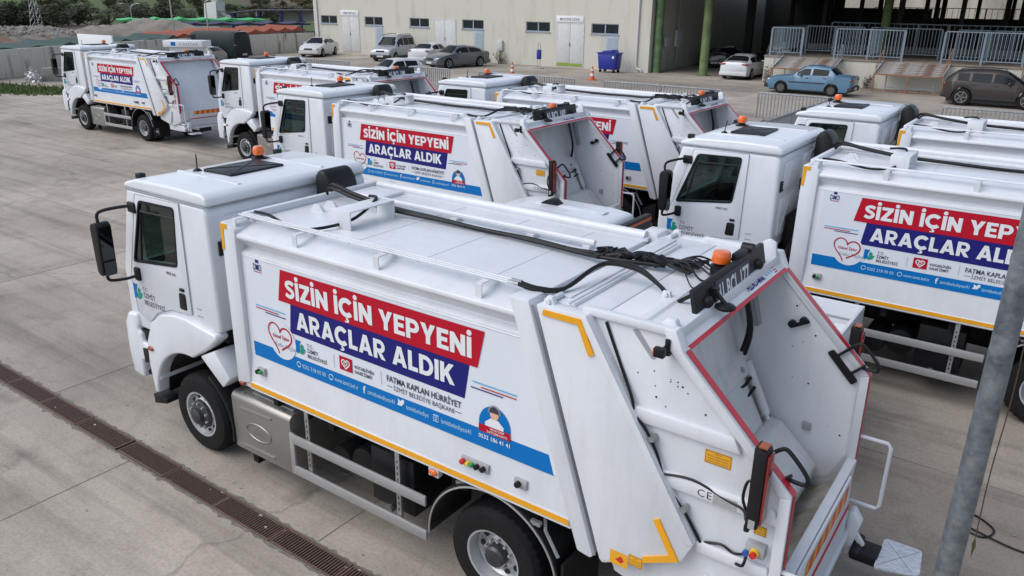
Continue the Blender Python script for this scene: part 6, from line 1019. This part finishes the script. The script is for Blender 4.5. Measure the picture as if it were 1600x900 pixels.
# trees: leaf clumps on a branching trunk
BARK = mat('bark', (.075, .06, .045), .9, var=.3, scale=4); LEAF = [mat('leaves_dark', (.060, .075, .035), .8, col2=(.034, .046, .022), scale=.35), mat('leaves_olive', (.092, .098, .045), .8, col2=(.05, .06, .028), scale=.35), mat('leaves_yellowing', (.17, .14, .025), .8, col2=(.08, .085, .022), scale=.4)]
def tree_proto(kind, seed):
    r_ = random.Random(seed); o = empty('broadleaf_tree'); tk = MB(); H = 1.0; tk.tube([(0, 0, -.05), (r_.gauss(0, .02), r_.gauss(0, .02), .3), (r_.gauss(0, .05), r_.gauss(0, .05), .7)], [.035, .028, .014], 7)
    cl = []
    for k in range(16):
        a = r_.uniform(0, 2*PI); rr = r_.uniform(.1, .5); z = r_.uniform(.12, .96); rr *= (1.15-abs(z-.55)*1.1); c_ = V((rr*math.cos(a), rr*math.sin(a), z)); cl.append((c_, r_.uniform(.13, .26))); tk.tube([(0, 0, .15+.25*r_.random()), tuple(c_*.6+V((0, 0, .12))), tuple(c_)], [.014, .01, .004], 5)
    tk.obj('trunk', BARK, o); cr_ = MB()
    for c_, s in cl:
        for k in range(90):
            d = V((r_.gauss(0, 1), r_.gauss(0, 1), r_.gauss(0, .8))).normalized()*s*r_.uniform(.35, 1.08); p = c_+d; t1 = V((r_.gauss(0, 1), r_.gauss(0, 1), r_.gauss(0, 1))).normalized(); t2 = t1.orthogonal().normalized(); l = r_.uniform(.022, .05); cr_.add([p-t1*l, p+t2*l*.6, p+t1*l, p-t2*l*.6], [(0, 1, 2, 3)])
    cr_.obj('crown', LEAF[kind], o, smooth=0); return o
protos = [tree_proto(0, 1), tree_proto(1, 2), tree_proto(2, 3), tree_proto(0, 4)]; used = [False]*4
TS = []
for k in range(26): TS.append((-150+rn.uniform(-7, 7)+k*.4, 50+k*2.75+rn.uniform(-1.5, 1.5), rn.uniform(2.6, 4.1), rn.choice((0, 0, 1, 3)), 'near hedge line'))
for k in range(24): TS.append((-185+rn.uniform(-9, 9), 58+k*4.2+rn.uniform(-2, 2), rn.uniform(2.6, 3.9), rn.choice((0, 1, 0, 3)), 'second hedge line'))
for k in range(30): TS.append((-250+rn.uniform(-12, 12)+k*1.0, 96+k*5.6+rn.uniform(-3, 3), rn.uniform(2.4, 3.8), rn.choice((0, 1, 3, 1)), 'far hedge line'))
TS += [(-190, 163, 5.0, 2, 'far hedge line'), (-240, 85, 5.5, 2, 'far hedge line'), (-262, 120, 6, 2, 'far hedge line')]
TS.sort(key=lambda t: math.atan2(t[1]+6, t[0]-8), reverse=True)
cnt = {}
ORDX = ORD+['thirteenth', 'fourteenth', 'fifteenth', 'sixteenth', 'seventeenth', 'eighteenth', 'nineteenth', 'twentieth']; ORDX += ['twenty-'+w for w in ORD[:9]]+['thirtieth']+['thirty-'+w for w in ORD[:9]]
TORD = lambda i: ORDX[i]
for x, y, h, k, where in TS:
    o = protos[k] if not used[k] else copy_tree(protos[k]); used[k] = True; o.location = (x, y, th(x, y)); o.scale = (h*1.7, h*1.7, h); o.rotation_euler = (0, 0, rn.uniform(0, 6))
    i = cnt.get(where, 0); cnt[where] = i+1; c_ = ('dark', 'olive green', 'yellowing', 'dark')[k]
    tag(o, f'{c_} bushy tree, {TORD(i)} from the left in the {where}', 'tree', f'trees of the {where}')
def pylon(x, y, h, lab):
    o = empty('power_pylon', (x, y, 0), .6, lab, 'pylon'); m = MB(); n = 7
    for a, b_ in ((-1, -1), (1, -1), (1, 1), (-1, 1)): m.bar((a*.7, b_*.7, 0), (a*.12, b_*.12, h), .05, .05)
    m.obj('legs', GALV, o); q = MB()
    for k in range(n):
        z0, z1 = h*k/n, h*(k+1)/n; w0 = .7-.58*k/n; w1 = .7-.58*(k+1)/n
        for s in (-1, 1): q.bar((-w0, s*w0, z0), (w1, s*w1, z1), .03, .03); q.bar((s*w0, -w0, z0), (s*w1, w1, z1), .03, .03)
    q.obj('lattice', GALV, o)
    for z in (h*.72, h*.86): MB().bar((-1.7, 0, z), (1.7, 0, z), .08, .12).obj('cross_arm', GALV, o)
pylon(-133, 58.5, 7.5, 'grey lattice power pylon above the rubble heap')
